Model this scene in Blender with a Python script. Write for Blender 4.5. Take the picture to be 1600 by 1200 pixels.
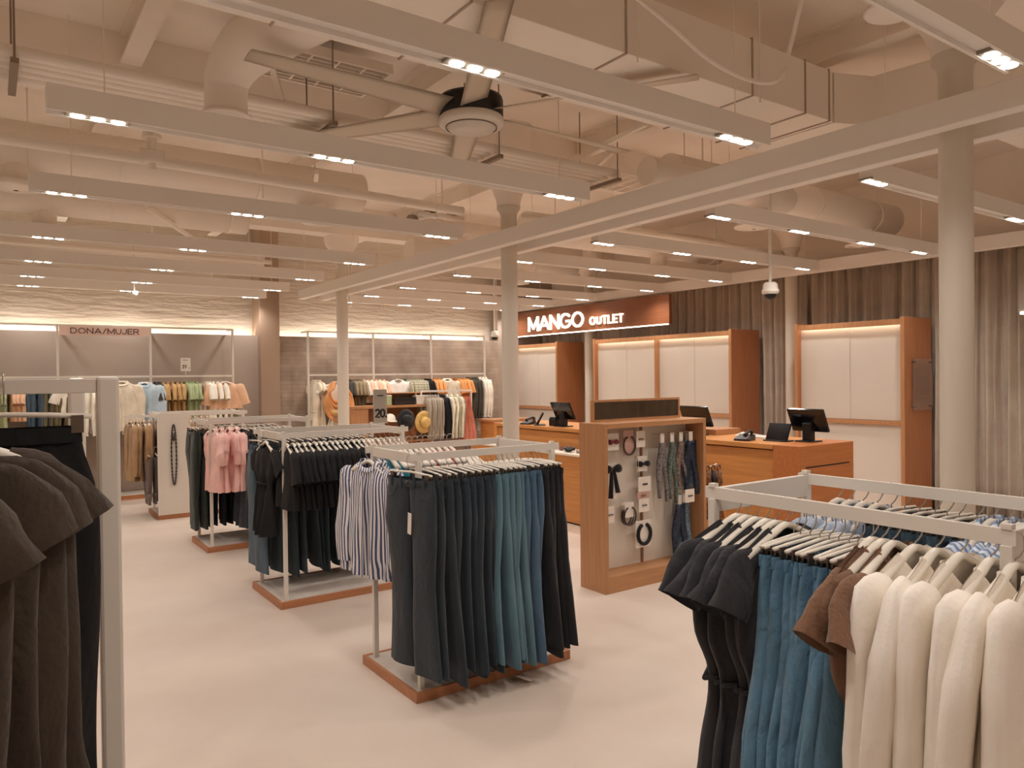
import bpy, math, random
from mathutils import Vector, Matrix
random.seed(7)
for o in list(bpy.data.objects): bpy.data.objects.remove(o)
SC = bpy.context.scene
COL = SC.collection
PI = math.pi

# ------------------------------------------------------------------ camera, world, exposure
FPX = 1159.63
cam_d = bpy.data.cameras.new('camera'); cam = bpy.data.objects.new('camera', cam_d); COL.objects.link(cam)
cam_d.sensor_fit = 'HORIZONTAL'; cam_d.sensor_width = 36.0; cam_d.lens = FPX/1600*36
cam_d.clip_start = 0.05; cam_d.clip_end = 100
RW = Matrix(((0.81641, 0.014934, -0.577277, 0.0), (-0.577358, 0.001408, -0.81649, 0.0), (-0.011381, 0.999887, 0.009772, 1.7), (0, 0, 0, 1)))
cam.matrix_world = RW
SC.camera = cam
w = bpy.data.worlds.new('world'); SC.world = w; w.use_nodes = True
w.node_tree.nodes['Background'].inputs[0].default_value = (1, .86, .74, 1)
w.node_tree.nodes['Background'].inputs[1].default_value = 0.25
SC.view_settings.view_transform = 'Standard'; SC.view_settings.look = 'None'
SC.view_settings.exposure = 0.0; SC.view_settings.gamma = 1.0
SC.cycles.max_bounces = 14; SC.cycles.diffuse_bounces = 10
try: SC.view_settings.use_curve_mapping = False
except Exception: pass
LIGHT_COL = (1.0, .92, .865)
SPOT_W = 33.0
LENS_E = 14.0

# ------------------------------------------------------------------ helpers
def lin(c):
    return tuple(((v/255)/12.92 if v/255 <= .04045 else ((v/255+.055)/1.055)**2.4) for v in c)
MATS = {}
def mat(name, rgb, rough=.6, nscale=0, namt=0.0, bump=0.0, bscale=60, metal=0.0, stretch=None, emit=0, ecol=None, sheen=0.0, trans=0.0, alpha=1.0, spec=None, wr=0):
    if name in MATS: return MATS[name]
    m = bpy.data.materials.new(name); m.use_nodes = True
    nt = m.node_tree; b = nt.nodes['Principled BSDF']
    c = lin(rgb)
    b.inputs['Base Color'].default_value = (*c, 1); b.inputs['Roughness'].default_value = rough
    b.inputs['Metallic'].default_value = metal
    if spec is not None: b.inputs['Specular IOR Level'].default_value = spec
    if sheen: b.inputs['Sheen Weight'].default_value = sheen
    if trans: b.inputs['Transmission Weight'].default_value = trans
    if emit:
        b.inputs['Emission Color'].default_value = (*(ecol or c), 1); b.inputs['Emission Strength'].default_value = emit
    if nscale:
        tc = nt.nodes.new('ShaderNodeTexCoord'); mp = nt.nodes.new('ShaderNodeMapping')
        nt.links.new(tc.outputs['Object'], mp.inputs[0])
        if stretch: mp.inputs['Scale'].default_value = stretch
        n = nt.nodes.new('ShaderNodeTexNoise'); n.inputs['Scale'].default_value = nscale; n.inputs['Detail'].default_value = 4
        nt.links.new(mp.outputs[0], n.inputs['Vector'])
        r = nt.nodes.new('ShaderNodeValToRGB'); r.color_ramp.elements[0].position = .3; r.color_ramp.elements[1].position = .7
        r.color_ramp.elements[0].color = (*[v*(1-namt) for v in c], 1); r.color_ramp.elements[1].color = (*[min(1, v*(1+namt)) for v in c], 1)
        nt.links.new(n.outputs[0], r.inputs[0]); nt.links.new(r.outputs[0], b.inputs['Base Color'])
    if bump:
        tc = nt.nodes.new('ShaderNodeTexCoord')
        n2 = nt.nodes.new('ShaderNodeTexNoise'); n2.inputs['Scale'].default_value = bscale; n2.inputs['Detail'].default_value = 5
        nt.links.new(tc.outputs['Object'], n2.inputs['Vector'])
        bp = nt.nodes.new('ShaderNodeBump'); bp.inputs['Strength'].default_value = bump; bp.inputs['Distance'].default_value = .01
        nt.links.new(n2.outputs[0], bp.inputs['Height']); nt.links.new(bp.outputs[0], b.inputs['Normal'])
        if wr:
            n3 = nt.nodes.new('ShaderNodeTexNoise'); n3.inputs['Scale'].default_value = 7; n3.inputs['Detail'].default_value = 3; n3.inputs['Distortion'].default_value = .9
            mp3 = nt.nodes.new('ShaderNodeMapping'); mp3.inputs['Scale'].default_value = (1.3, 1.3, .7); mp3.inputs['Rotation'].default_value = (.3, .5, 0)
            nt.links.new(tc.outputs['Object'], mp3.inputs[0]); nt.links.new(mp3.outputs[0], n3.inputs['Vector'])
            b3 = nt.nodes.new('ShaderNodeBump'); b3.inputs['Strength'].default_value = wr; b3.inputs['Distance'].default_value = .05
            nt.links.new(n3.outputs[0], b3.inputs['Height']); nt.links.new(b3.outputs[0], bp.inputs['Normal'])
    MATS[name] = m; return m
def wood(name, rgb, dark=.78, axis=2):
    if name in MATS: return MATS[name]
    m = mat(name, rgb, .45); nt = m.node_tree; b = nt.nodes['Principled BSDF']; c = lin(rgb)
    tc = nt.nodes.new('ShaderNodeTexCoord'); mp = nt.nodes.new('ShaderNodeMapping'); nt.links.new(tc.outputs['Object'], mp.inputs[0])
    s = [22, 22, 22]; s[axis] = 1.1; mp.inputs['Scale'].default_value = s
    n = nt.nodes.new('ShaderNodeTexNoise'); n.inputs['Scale'].default_value = 1.6; n.inputs['Detail'].default_value = 6; n.inputs['Roughness'].default_value = .65
    nt.links.new(mp.outputs[0], n.inputs['Vector'])
    r = nt.nodes.new('ShaderNodeValToRGB'); r.color_ramp.elements[0].position = .3; r.color_ramp.elements[1].position = .72
    r.color_ramp.elements[0].color = (*[v*dark for v in c], 1); r.color_ramp.elements[1].color = (*[min(1, v*1.1) for v in c], 1)
    nt.links.new(n.outputs[0], r.inputs[0]); nt.links.new(r.outputs[0], b.inputs['Base Color'])
    return m
def denim(name, rgb, fade=1.0):
    if name in MATS: return MATS[name]
    m = mat(name, rgb, .85, bump=.35, bscale=260, sheen=.15, wr=.3); nt = m.node_tree; b = nt.nodes['Principled BSDF']; c = lin(rgb)
    tc = nt.nodes.new('ShaderNodeTexCoord'); mp = nt.nodes.new('ShaderNodeMapping'); nt.links.new(tc.outputs['Object'], mp.inputs[0])
    mp.inputs['Scale'].default_value = (7, 7, 1.6)
    n = nt.nodes.new('ShaderNodeTexNoise'); n.inputs['Scale'].default_value = 1.2; n.inputs['Detail'].default_value = 5
    nt.links.new(mp.outputs[0], n.inputs['Vector'])
    r = nt.nodes.new('ShaderNodeValToRGB'); r.color_ramp.elements[0].position = .35; r.color_ramp.elements[1].position = .75
    r.color_ramp.elements[0].color = (*[v*.8 for v in c], 1); r.color_ramp.elements[1].color = (*[min(1, v*(1+.5*fade)) for v in c], 1)
    nt.links.new(n.outputs[0], r.inputs[0]); nt.links.new(r.outputs[0], b.inputs['Base Color'])
    return m
def stripes(name, c1, c2, freq=34, axis=0, width=.5):
    if name in MATS: return MATS[name]
    m = mat(name, c1, .75, sheen=.2); nt = m.node_tree; b = nt.nodes['Principled BSDF']
    tc = nt.nodes.new('ShaderNodeTexCoord'); sp = nt.nodes.new('ShaderNodeSeparateXYZ'); nt.links.new(tc.outputs['Object'], sp.inputs[0])
    mu = nt.nodes.new('ShaderNodeMath'); mu.operation = 'MULTIPLY'; mu.inputs[1].default_value = freq; nt.links.new(sp.outputs[axis], mu.inputs[0])
    n = nt.nodes.new('ShaderNodeTexNoise'); n.inputs['Scale'].default_value = 2.6; nt.links.new(tc.outputs['Object'], n.inputs['Vector'])
    mn = nt.nodes.new('ShaderNodeMath'); mn.operation = 'MULTIPLY_ADD'; mn.inputs[1].default_value = 1.1; nt.links.new(n.outputs[0], mn.inputs[0]); nt.links.new(mu.outputs[0], mn.inputs[2])
    fr = nt.nodes.new('ShaderNodeMath'); fr.operation = 'FRACT'; nt.links.new(mn.outputs[0], fr.inputs[0])
    r = nt.nodes.new('ShaderNodeValToRGB'); r.color_ramp.interpolation = 'CONSTANT'
    r.color_ramp.elements[0].color = (*lin(c1), 1); r.color_ramp.elements[1].color = (*lin(c2), 1); r.color_ramp.elements[1].position = width
    nt.links.new(fr.outputs[0], r.inputs[0]); nt.links.new(r.outputs[0], b.inputs['Base Color'])
    return m
def fabric(name, rgb, rough=.8, amt=.12, bump=.25, sheen=.15, wr=.35):
    return mat(name, rgb, rough, nscale=6, namt=amt, bump=bump, bscale=90, sheen=sheen, wr=wr)

def spline(P, k=6):
    out = []; P = [Vector(p) for p in P]; n = len(P)
    for i in range(n-1):
        a, b_, c, d = P[max(i-1, 0)], P[i], P[i+1], P[min(i+2, n-1)]
        for j in range(k):
            t = j/k; out.append(.5*((2*b_)+(c-a)*t+(2*a-5*b_+4*c-d)*t*t+(-a+3*b_-3*c+d)*t**3))
    return out+[P[-1]]
class MB:
    def __init__(s): s.v = []; s.f = []
    def add(s, vs, fs):
        k = len(s.v); s.v += [tuple(p) for p in vs]; s.f += [tuple(i+k for i in q) for q in fs]; return s
    def box(s, x0, x1, y0, y1, z0, z1):
        return s.add([(x0,y0,z0),(x1,y0,z0),(x1,y1,z0),(x0,y1,z0),(x0,y0,z1),(x1,y0,z1),(x1,y1,z1),(x0,y1,z1)],
                     [(0,3,2,1),(4,5,6,7),(0,1,5,4),(1,2,6,5),(2,3,7,6),(3,0,4,7)])
    def cyl(s, p0, p1, r0, r1=None, n=16, cap=True):
        r1 = r0 if r1 is None else r1
        a = Vector(p0); b = Vector(p1); d = (b-a).normalized(); u = d.orthogonal().normalized(); v = d.cross(u)
        vs = []
        for (c, r) in ((a, r0), (b, r1)):
            for i in range(n):
                t = 2*PI*i/n; vs.append(c+(u*math.cos(t)+v*math.sin(t))*r)
        fs = [(i, (i+1) % n, n+(i+1) % n, n+i) for i in range(n)]
        if cap: fs += [tuple(range(n-1, -1, -1)), tuple(range(n, 2*n))]
        return s.add(vs, fs)
    def tube(s, pts, r, n=8, sx=1.0, up=None, cap=True):
        P = [Vector(p) for p in pts]; rings = []
        R_ = r if isinstance(r, (list, tuple)) else [r]*len(P)
        prev = None
        for i, p in enumerate(P):
            d = ((P[i+1]-p) if i == 0 else (p-P[i-1]) if i == len(P)-1 else (P[i+1]-P[i-1])).normalized()
            if up is not None: u = (Vector(up)-d*d.dot(Vector(up))).normalized()
            elif prev is None: u = d.orthogonal().normalized()
            else: u = (prev-d*d.dot(prev)).normalized()
            prev = u; v = d.cross(u)
            rings.append([p+(u*math.cos(2*PI*k/n)*sx+v*math.sin(2*PI*k/n))*R_[i] for k in range(n)])
        vs = [q for g in rings for q in g]; fs = []
        for i in range(len(P)-1):
            for k in range(n): fs.append((i*n+k, i*n+(k+1) % n, (i+1)*n+(k+1) % n, (i+1)*n+k))
        if cap: fs += [tuple(range(n-1, -1, -1)), tuple((len(P)-1)*n+k for k in range(n))]
        return s.add(vs, fs)
    def lathe(s, prof, c=(0,0,0), n=24):
        vs = []; fs = []
        for (r, z) in prof:
            for k in range(n): vs.append((c[0]+r*math.cos(2*PI*k/n), c[1]+r*math.sin(2*PI*k/n), c[2]+z))
        for i in range(len(prof)-1):
            for k in range(n): fs.append((i*n+k, i*n+(k+1) % n, (i+1)*n+(k+1) % n, (i+1)*n+k))
        return s.add(vs, fs)
    def rings(s, rings, closed=True, cap=False):
        n = len(rings[0]); vs = [q for g in rings for q in g]; fs = []
        for i in range(len(rings)-1):
            for k in range(n if closed else n-1): fs.append((i*n+k, i*n+(k+1) % n, (i+1)*n+(k+1) % n, (i+1)*n+k))
        if cap: fs += [tuple(range(n-1, -1, -1)), tuple((len(rings)-1)*n+k for k in range(n))]
        return s.add(vs, fs)
    def mesh(s, name, m, smooth=False):
        me = bpy.data.meshes.new(name); me.from_pydata(s.v, [], s.f); me.update()
        if m: me.materials.append(m)
        if smooth:
            me.polygons.foreach_set('use_smooth', [True]*len(me.polygons))
        return me

def obj(name, mb, m=None, parent=None, smooth=False, bevel=0, loc=None, solid=0):
    me = mb.mesh(name, m, smooth) if isinstance(mb, MB) else mb
    o = bpy.data.objects.new(name, me); COL.objects.link(o)
    if parent: o.parent = parent
    if loc: o.location = loc
    if bevel:
        b = o.modifiers.new('bevel', 'BEVEL'); b.width = bevel; b.segments = 2; b.limit_method = 'ANGLE'
    return o
def thing(name, label, cat, loc=(0,0,0), rz=0, group=None):
    o = bpy.data.objects.new(name, None); COL.objects.link(o); o.empty_display_size = .1
    o.location = loc; o.rotation_euler = (0,0,rz); o['label'] = label; o['category'] = cat
    if group: o['group'] = group
    return o
def tag(o, label, cat, group=None):
    o['label'] = label; o['category'] = cat
    if group: o['group'] = group
    return o
def struct(name, mb, m, **k):
    o = obj(name, mb, m, **k); o['kind'] = 'structure'; return o
def B(*a): return MB().box(*a)

ORD = ['first','second','third','fourth','fifth','sixth','seventh','eighth','ninth','tenth','eleventh','twelfth','thirteenth','fourteenth','fifteenth','sixteenth','seventeenth','eighteenth','nineteenth','twentieth']

# ------------------------------------------------------------------ materials
PAINT = mat('ceiling_paint', (240,232,222), .75, nscale=1.5, namt=.05, bump=.05, bscale=20)
PAINT2 = mat('services_paint', (240,233,223), .6)
RAILM = mat('rail_paint', (236,232,226), .55)
COLM = mat('column_paint', (214,206,192), .5)
WHITE = mat('white_metal', (222,216,206), .35)
OFFW = mat('white_panel', (220,212,200), .55, nscale=30, namt=.02)
STEEL = mat('hanger_wire', (190,184,176), .3, metal=.9)
CLIPM = mat('clip_metal', (120,110,100), .35, metal=.8)
HWHITE = mat('hanger_white', (232,226,214), .4)
BLACKP = mat('black_plastic', (22,22,24), .35)
SCREEN = mat('dark_screen', (14,16,20), .12)
WOODL = wood('oak_light', (184,134,92))
WOODH = wood('oak_counter', (204,140,76), axis=1)
WOODB = wood('oak_base', (184,124,84), axis=0)
WOODD = wood('oak_side', (176,116,76))
GLOW = mat('led_strip', (255,240,215), .5, emit=9, ecol=(1,.9,.74))
LENS = mat('spot_lens', (255,250,240), .5, emit=LENS_E, ecol=(1,.93,.84))
COVEG = mat('cove_led', (255,240,215), .5, emit=17, ecol=(1,.9,.76))
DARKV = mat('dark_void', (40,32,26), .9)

# ------------------------------------------------------------------ room shell
def floor_mat():
    m = mat('microcement_floor', (214,200,186), .42); nt = m.node_tree; b = nt.nodes['Principled BSDF']
    tc = nt.nodes.new('ShaderNodeTexCoord'); n = nt.nodes.new('ShaderNodeTexNoise'); n.inputs['Scale'].default_value = .9; n.inputs['Detail'].default_value = 8
    nt.links.new(tc.outputs['Object'], n.inputs['Vector'])
    r = nt.nodes.new('ShaderNodeValToRGB'); r.color_ramp.elements[0].color = (*lin((203,188,174)), 1); r.color_ramp.elements[1].color = (*lin((217,204,191)), 1)
    r.color_ramp.elements[0].position = .35; r.color_ramp.elements[1].position = .65
    nt.links.new(n.outputs[0], r.inputs[0]); nt.links.new(r.outputs[0], b.inputs['Base Color'])
    return m
X0, X1, Y0, Y1, ZC = -5.0, 9.75, -4.0, 12.6, 4.25
struct('floor', B(X0, X1, Y0, Y1, -.1, 0), floor_mat())
struct('ceiling', B(X0, X1, Y0, Y1, ZC, ZC+.1), PAINT)
PLAIN = mat('wall_plaster', (164,150,138), .8, nscale=1.2, namt=.06, bump=.15, bscale=12)
def stone_mat():
    m = mat('stone_slab_wall', (150,136,120), .85); nt = m.node_tree; b = nt.nodes['Principled BSDF']
    tc = nt.nodes.new('ShaderNodeTexCoord'); mp = nt.nodes.new('ShaderNodeMapping'); mp.inputs['Rotation'].default_value = (PI/2, 0, 0)
    nt.links.new(tc.outputs['Object'], mp.inputs[0])
    br = nt.nodes.new('ShaderNodeTexBrick'); br.inputs['Scale'].default_value = 1.0; br.inputs['Brick Width'].default_value = .8; br.inputs['Row Height'].default_value = .07
    br.inputs['Mortar Size'].default_value = .004; br.inputs['Color1'].default_value = (*lin((164,148,133)), 1); br.inputs['Color2'].default_value = (*lin((171,156,141)), 1)
    br.inputs['Mortar'].default_value = (*lin((150,136,121)), 1); br.inputs['Bias'].default_value = -.1
    nt.links.new(mp.outputs[0], br.inputs['Vector'])
    n = nt.nodes.new('ShaderNodeTexNoise'); n.inputs['Scale'].default_value = 2.2; n.inputs['Detail'].default_value = 8; nt.links.new(tc.outputs['Object'], n.inputs['Vector'])
    mx = nt.nodes.new('ShaderNodeMixRGB'); mx.blend_type = 'MULTIPLY'; mx.inputs[0].default_value = .55
    r = nt.nodes.new('ShaderNodeValToRGB'); r.color_ramp.elements[0].color = (.45,.41,.38,1); r.color_ramp.elements[1].color = (1.3,1.25,1.2,1); r.color_ramp.elements[0].position = .35; r.color_ramp.elements[1].position = .65
    nt.links.new(n.outputs[0], r.inputs[0]); nt.links.new(br.outputs[0], mx.inputs[1]); nt.links.new(r.outputs[0], mx.inputs[2]); nt.links.new(mx.outputs[0], b.inputs['Base Color'])
    bp = nt.nodes.new('ShaderNodeBump'); bp.inputs['Strength'].default_value = .7; bp.inputs['Distance'].default_value = .02
    nt.links.new(mx.outputs[0], bp.inputs['Height']); nt.links.new(bp.outputs[0], b.inputs['Normal'])
    return m
def cove_mat():
    m = mat('upper_wall_brick', (196,180,160), .85); nt = m.node_tree; b = nt.nodes['Principled BSDF']
    tc = nt.nodes.new('ShaderNodeTexCoord'); mp = nt.nodes.new('ShaderNodeMapping'); mp.inputs['Rotation'].default_value = (PI/2, 0, 0)
    nt.links.new(tc.outputs['Object'], mp.inputs[0])
    br = nt.nodes.new('ShaderNodeTexBrick'); br.inputs['Scale'].default_value = 1.0; br.inputs['Brick Width'].default_value = .5; br.inputs['Row Height'].default_value = .075
    br.inputs['Mortar Size'].default_value = .008; br.inputs['Color1'].default_value = (*lin((200,188,174)), 1); br.inputs['Color2'].default_value = (*lin((203,191,177)), 1); br.inputs['Mortar'].default_value = (*lin((197,185,171)), 1)
    nt.links.new(mp.outputs[0], br.inputs['Vector']); nt.links.new(br.outputs[0], b.inputs['Base Color'])
    n = nt.nodes.new('ShaderNodeTexNoise'); n.inputs['Scale'].default_value = 3; n.inputs['Detail'].default_value = 6
    mp2 = nt.nodes.new('ShaderNodeMapping'); mp2.inputs['Scale'].default_value = (1, 1, 5); nt.links.new(tc.outputs['Object'], mp2.inputs[0]); nt.links.new(mp2.outputs[0], n.inputs['Vector'])
    bp = nt.nodes.new('ShaderNodeBump'); bp.inputs['Strength'].default_value = .8; bp.inputs['Distance'].default_value = .03
    nt.links.new(n.outputs[0], bp.inputs['Height']); nt.links.new(bp.outputs[0], b.inputs['Normal'])
    return m
STONE = stone_mat(); COVE = cove_mat()
ZL = 2.42
struct('wall_back', B(X0, X1, 12.6, 12.7, 0, ZC), COVE)
struct('wall_back.001', B(X0, 3.62, 12.3, 12.45, 0, ZL), PLAIN)
struct('wall_back.002', B(3.96, 8.36, 12.3, 12.45, 0, ZL), STONE)
struct('wall_back.003', B(8.36, X1, 12.3, 12.45, 0, ZC), PLAIN)
struct('trim_1', B(3.62, 3.93, 12.15, 12.6, 0, ZC), mat('pier_paint', (160,136,116), .7, nscale=2, namt=.05))
for i, (a, b_) in enumerate(((X0, 3.62), (3.96, 8.2))):
    o = obj('light_strip', B(a+.04, b_-.02, 12.46, 12.52, ZL-.05, ZL-.03), COVEG)
    tag(o, ['warm light strip behind top of the plain left back wall panel', 'warm light strip behind top of the rough stone back wall panel'][i], 'light')
SIDEW = mat('side_wall', (236,228,218), .8, nscale=1, namt=.03)
struct('wall_right', B(X1, X1+.1, Y0, Y1, 0, ZC), SIDEW)
struct('wall_left', B(X0-.1, X0, Y0, Y1, 0, ZC), SIDEW)
struct('wall_front', B(X0, X1, Y0-.1, Y0, 0, ZC), SIDEW)

# ------------------------------------------------------------------ beams, columns
def beam(x0, x1, y0, y1, z0, z1, label):
    return tag(obj('ceiling_beam', B(x0, x1, y0, y1, z0, z1), RAILM, bevel=.006), label, 'beam')
beam(4.16, 4.26, Y0+.2, 11.9, 3.0, 3.15, 'long taupe hanging beam left of the round columns')
beam(4.54, 4.64, Y0+.2, 11.9, 3.0, 3.15, 'long taupe hanging beam right of the round columns')
beam(8.72, 8.82, Y0+.2, 12.28, 3.0, 3.15, 'long taupe edge beam above the curtain wall and wooden sign')
COLLAB = ['nearest round cream column, behind the right foreground rack', 'middle round cream column rising behind the centre jeans rack', 'farthest freestanding round cream column, left of the stone wall display',
          'round cream column against the curtain beside the rightmost cabinet', 'round cream column between the two left cabinets under the sign', 'round cream column against the curtain outside right edge']
for i, (x, y) in enumerate(((4.4,1.94),(4.4,6.25),(4.4,10.65),(9.2,6.22),(9.2,10.5),(9.2,1.94))):
    t = thing('round_column', COLLAB[i], 'column', (x, y, 0))
    obj('shaft', MB().lathe([(.085,0),(.085,3.35),(.09,3.38),(.12,3.42),(.12,3.45)], n=32), COLM, t, smooth=True)
    obj('capital', MB().lathe([(.12,3.45),(.125,3.5),(.16,3.6),(.235,3.7),(.26,3.78),(.26,ZC)], n=32), PAINT, t, smooth=True)
    obj('base_ring', MB().lathe([(.1,0),(.1,.05),(.085,.055)], n=32), COLM, t, smooth=True)

# ------------------------------------------------------------------ lighting rails
LX = [.47, 1.70, 3.42]; RX = [5.0, 6.13, 7.26, 8.33]
LY = [1.36, 2.65, 4.20, 6.0, 7.9, 9.5, 10.87, 11.98]; RY = [2.72, 4.05, 5.47, 6.82, 8.15, 9.66, 10.9, 11.97]
lensmesh = MB().cyl((0,0,0), (0,0,.006), .031, n=24).mesh('lens', LENS)
modmesh = B(-.14, .14, -.045, .045, 0, .012).mesh('spotlight_module', mat('module_plate', (150,140,126), .5))
spot = bpy.data.lights.new('spot', 'SPOT'); spot.energy = SPOT_W; spot.color = LIGHT_COL; spot.spot_size = math.radians(150); spot.spot_blend = .8; spot.shadow_soft_size = .06
SIDE_OF = {'L': 'left', 'R': 'right'}
def rail(x0, x1, y, xs, label):
    t = thing('lighting_rail', label, 'light', ((x0+x1)/2, y, 3.0), 0, 'hanging lighting rails')
    c = (x0+x1)/2; h = (x1-x0)/2
    m = MB().box(-h, h, -.05, -.035, 0, .125).box(-h, h, .035, .05, 0, .125).box(-h, h, -.035, .035, .02, .125)
    obj('housing', m, RAILM, t)
    for q in (-h+.25, h-.25): obj('suspension_wire', MB().cyl((q, 0, .12), (q, 0, ZC-3.0), .003, n=6), PAINT2, t)
    for x in xs:
        mo = bpy.data.objects.new('spotlight_module', modmesh); COL.objects.link(mo); mo.parent = t; mo.location = (x-c, 0, .004)
        for k in (-1, 0, 1):
            le = bpy.data.objects.new('lens', lensmesh); COL.objects.link(le); le.parent = mo; le.location = (k*.088, 0, -.006)
        lo = bpy.data.objects.new('spot', spot); COL.objects.link(lo); lo.parent = mo; lo.location = (0, 0, -.03)
for i, y in enumerate(LY):
    if i == 0: rail(2.2, 3.66, y, [3.49], 'short lighting rail at upper right corner, nearest the camera')
    else:
        rail(.25 if i < 4 else -.6, 3.66, y, LX, f'taupe lighting rail with round spots, {ORD[i-1]} from camera, left of the beams')
for i, y in enumerate(RY):
    rail(4.88, 8.62, y, RX, f'taupe lighting rail with round spots, {ORD[i]} from camera, right of the beams')
# lamps that light the part of the shop beside and behind the camera
for j, (x, y) in enumerate(((-2.6,1.5),(-2.6,5.0),(-2.6,8.5),(-2.6,11.3),(-2.2,-1.6),(1.6,-1.4),(6,-.9),(7.8,-2.6),(1.2,1.0))):
    t = thing('lighting_rail', f'lighting rail outside the picture, {ORD[j]} along the aisle', 'light', (x, y, 3.0))
    obj('housing', B(-.6, .6, -.05, .05, .01, .125), RAILM, t)
    for q in (-.35, .35):
        mo = bpy.data.objects.new('spotlight_module', modmesh); COL.objects.link(mo); mo.parent = t; mo.location = (q, 0, .004)
        for k in (-1, 0, 1):
            le = bpy.data.objects.new('lens', lensmesh); COL.objects.link(le); le.parent = mo; le.location = (k*.088, 0, -.006)
        lo = bpy.data.objects.new('spot', spot); COL.objects.link(lo); lo.parent = mo; lo.location = (0, 0, -.03)

# ------------------------------------------------------------------ ceiling services
def svc(name, mb, label, cat, m=None, smooth=False, bevel=0, **k):
    return tag(obj(name, mb, m or PAINT2, smooth=smooth, bevel=bevel), label, cat, **k)
# concrete ribs and steel joists
for i, x in enumerate((-3.6, -1.2, .9, 3.0, 5.2, 7.4)):
    svc('ceiling_joist', MB().box(x-.07, x+.07, Y0, Y1, ZC-.02, ZC).box(x-.012, x+.012, Y0, Y1, ZC-.2, ZC-.02).box(x-.07, x+.07, Y0, Y1, ZC-.22, ZC-.2),
        f'painted steel joist running toward the back wall, {ORD[i]} from left', 'beam', PAINT)
for i, y in enumerate((1.94, 6.25, 10.55)):
    svc('ceiling_girder', MB().box(X0, X1, y-.16, y+.16, ZC-.42, ZC-.001), f'deep painted girder across the ceiling over the {["nearest", "middle", "farthest"][i]} columns', 'beam', PAINT)
# large rectangular air duct with flanged joints
t = thing('air_duct', 'large rectangular painted air duct above the nearest long lighting rail', 'duct', (0, 3.4, 3.5))
obj('duct_body', B(-3.5, 4.98, -.38, .38, 0, .36), PAINT2, t, bevel=.004)
for x in (-2.2, -1.0, .1, 1.2, 1.92, 2.94, 4.06, 4.64, 4.93): obj('joint_flange', B(x-.006, x+.006, -.388, .388, -.008, .368), mat('flange', (176,162,146), .6), t)
t = thing('air_duct', 'rectangular duct elbow above the long beams near the nearest column', 'duct', (5.0, 3.1, 3.5))
obj('duct_body', MB().add([(0,-.08,0),(0,.68,0),(.9,.5,0),(1.2,-1.2,0),(.45,-1.2,0),(.3,-.2,0), (0,-.08,.36),(0,.68,.36),(.9,.5,.36),(1.2,-1.2,.36),(.45,-1.2,.36),(.3,-.2,.36)],
    [(5,4,3,2,1,0),(6,7,8,9,10,11),(0,1,7,6),(1,2,8,7),(2,3,9,8),(3,4,10,9),(4,5,11,10),(5,0,6,11)]), PAINT2, t)
obj('joint_flange', B(.5, 1.16, -.7, -.68, -.01, .37), MATS['flange'], t)
# open round duct with elbow, upper left
t = thing('round_duct', 'thick round duct elbow with open mouth pointing down, upper left', 'duct', (1.22, 4.72, 3.3))
obj('duct_body', MB().tube(spline([(0,0,0),(0,0,.18),(.01,-.04,.26),(.04,-.12,.33),(.08,-.26,.37),(.16,-.55,.385),(.27,-.94,.385)], 3), [.125]*4+[.13,.132,.135,.14,.145,.15,.155,.16]+[.165]*7, n=28), PAINT2, t, smooth=True)
obj('mouth_ring', MB().lathe([(.125,0),(.15,.004),(.15,.016),(.126,.02)], n=28), PAINT2, t, smooth=True)
# round ducts running along X in the middle distance
def rduct(x0, x1, y, z, r, label, drops=(), loc=None):
    t = thing('round_duct', label, 'duct', (x0, y, z))
    m = MB().cyl((0,0,0), (x1-x0,0,0), r, n=24)
    obj('duct_body', m, PAINT2, t, smooth=False)
    for p in t.children:
        for f in p.data.polygons: f.use_smooth = len(f.vertices) == 4
    k = 1.1
    while k < x1-x0: obj('joint_ring', MB().cyl((k-.012,0,0), (k+.012,0,0), r+.006, n=24), PAINT2, t); k += 1.2
    k = .5
    while k < x1-x0: obj('strap', MB().cyl((k,0,r-.01), (k,0,ZC-z), .008, n=6), PAINT2, t); k += 1.6
    for d in drops:
        obj('duct_drop', MB().tube([(d,0,0),(d,0,-.18),(d,0,-.34)], [.12,.11,.11], n=20), PAINT2, t, smooth=True)
        obj('diffuser', MB().lathe([(.02,-.38),(.1,-.37),(.12,-.35),(.17,-.335),(.2,-.36),(.205,-.35),(.17,-.325),(.11,-.32)], c=(d,0,0), n=28), PAINT2, t, smooth=True)
rduct(-2.5, 3.3, 7.45, 3.68, .2, 'round duct with two ceiling diffusers behind the third lighting rail', (2.72, 5.35))
rduct(-1.2, 2.5, 8.9, 3.6, .2, 'round duct with drops behind the fourth lighting rail', (1.7,))
rduct(4.9, 7.0, 4.78, 3.55, .13, 'short capped round duct above the beams near image centre')
rduct(5.3, 9.3, 4.9, 3.6, .2, 'round duct with diffuser right of the beams, over the cash desk', (1.3, 3.4))
rduct(5.6, 9.3, 7.6, 3.6, .2, 'round duct with diffuser over the tall white cabinets', (2.4,))
rduct(-.2, 3.4, 11.3, 3.5, .16, 'farthest round duct near the left back wall', (3.0,))
rduct(5.2, 8.4, 10.0, 3.6, .18, 'round duct over the back corner behind the sign', (2.0,))
rduct(5.9, 9.4, 2.5, 3.7, .18, 'round duct behind the nearest column at right edge', ())
t = thing('round_diffuser', 'round ceiling diffuser disc at the top right of the picture', 'vent', (3.76, 1.95, 3.5))
obj('disc', MB().lathe([(0,.0),(.1,.0),(.13,.015),(.14,.03),(.09,.06),(.08,.3)], n=28), PAINT2, t, smooth=True)
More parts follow.
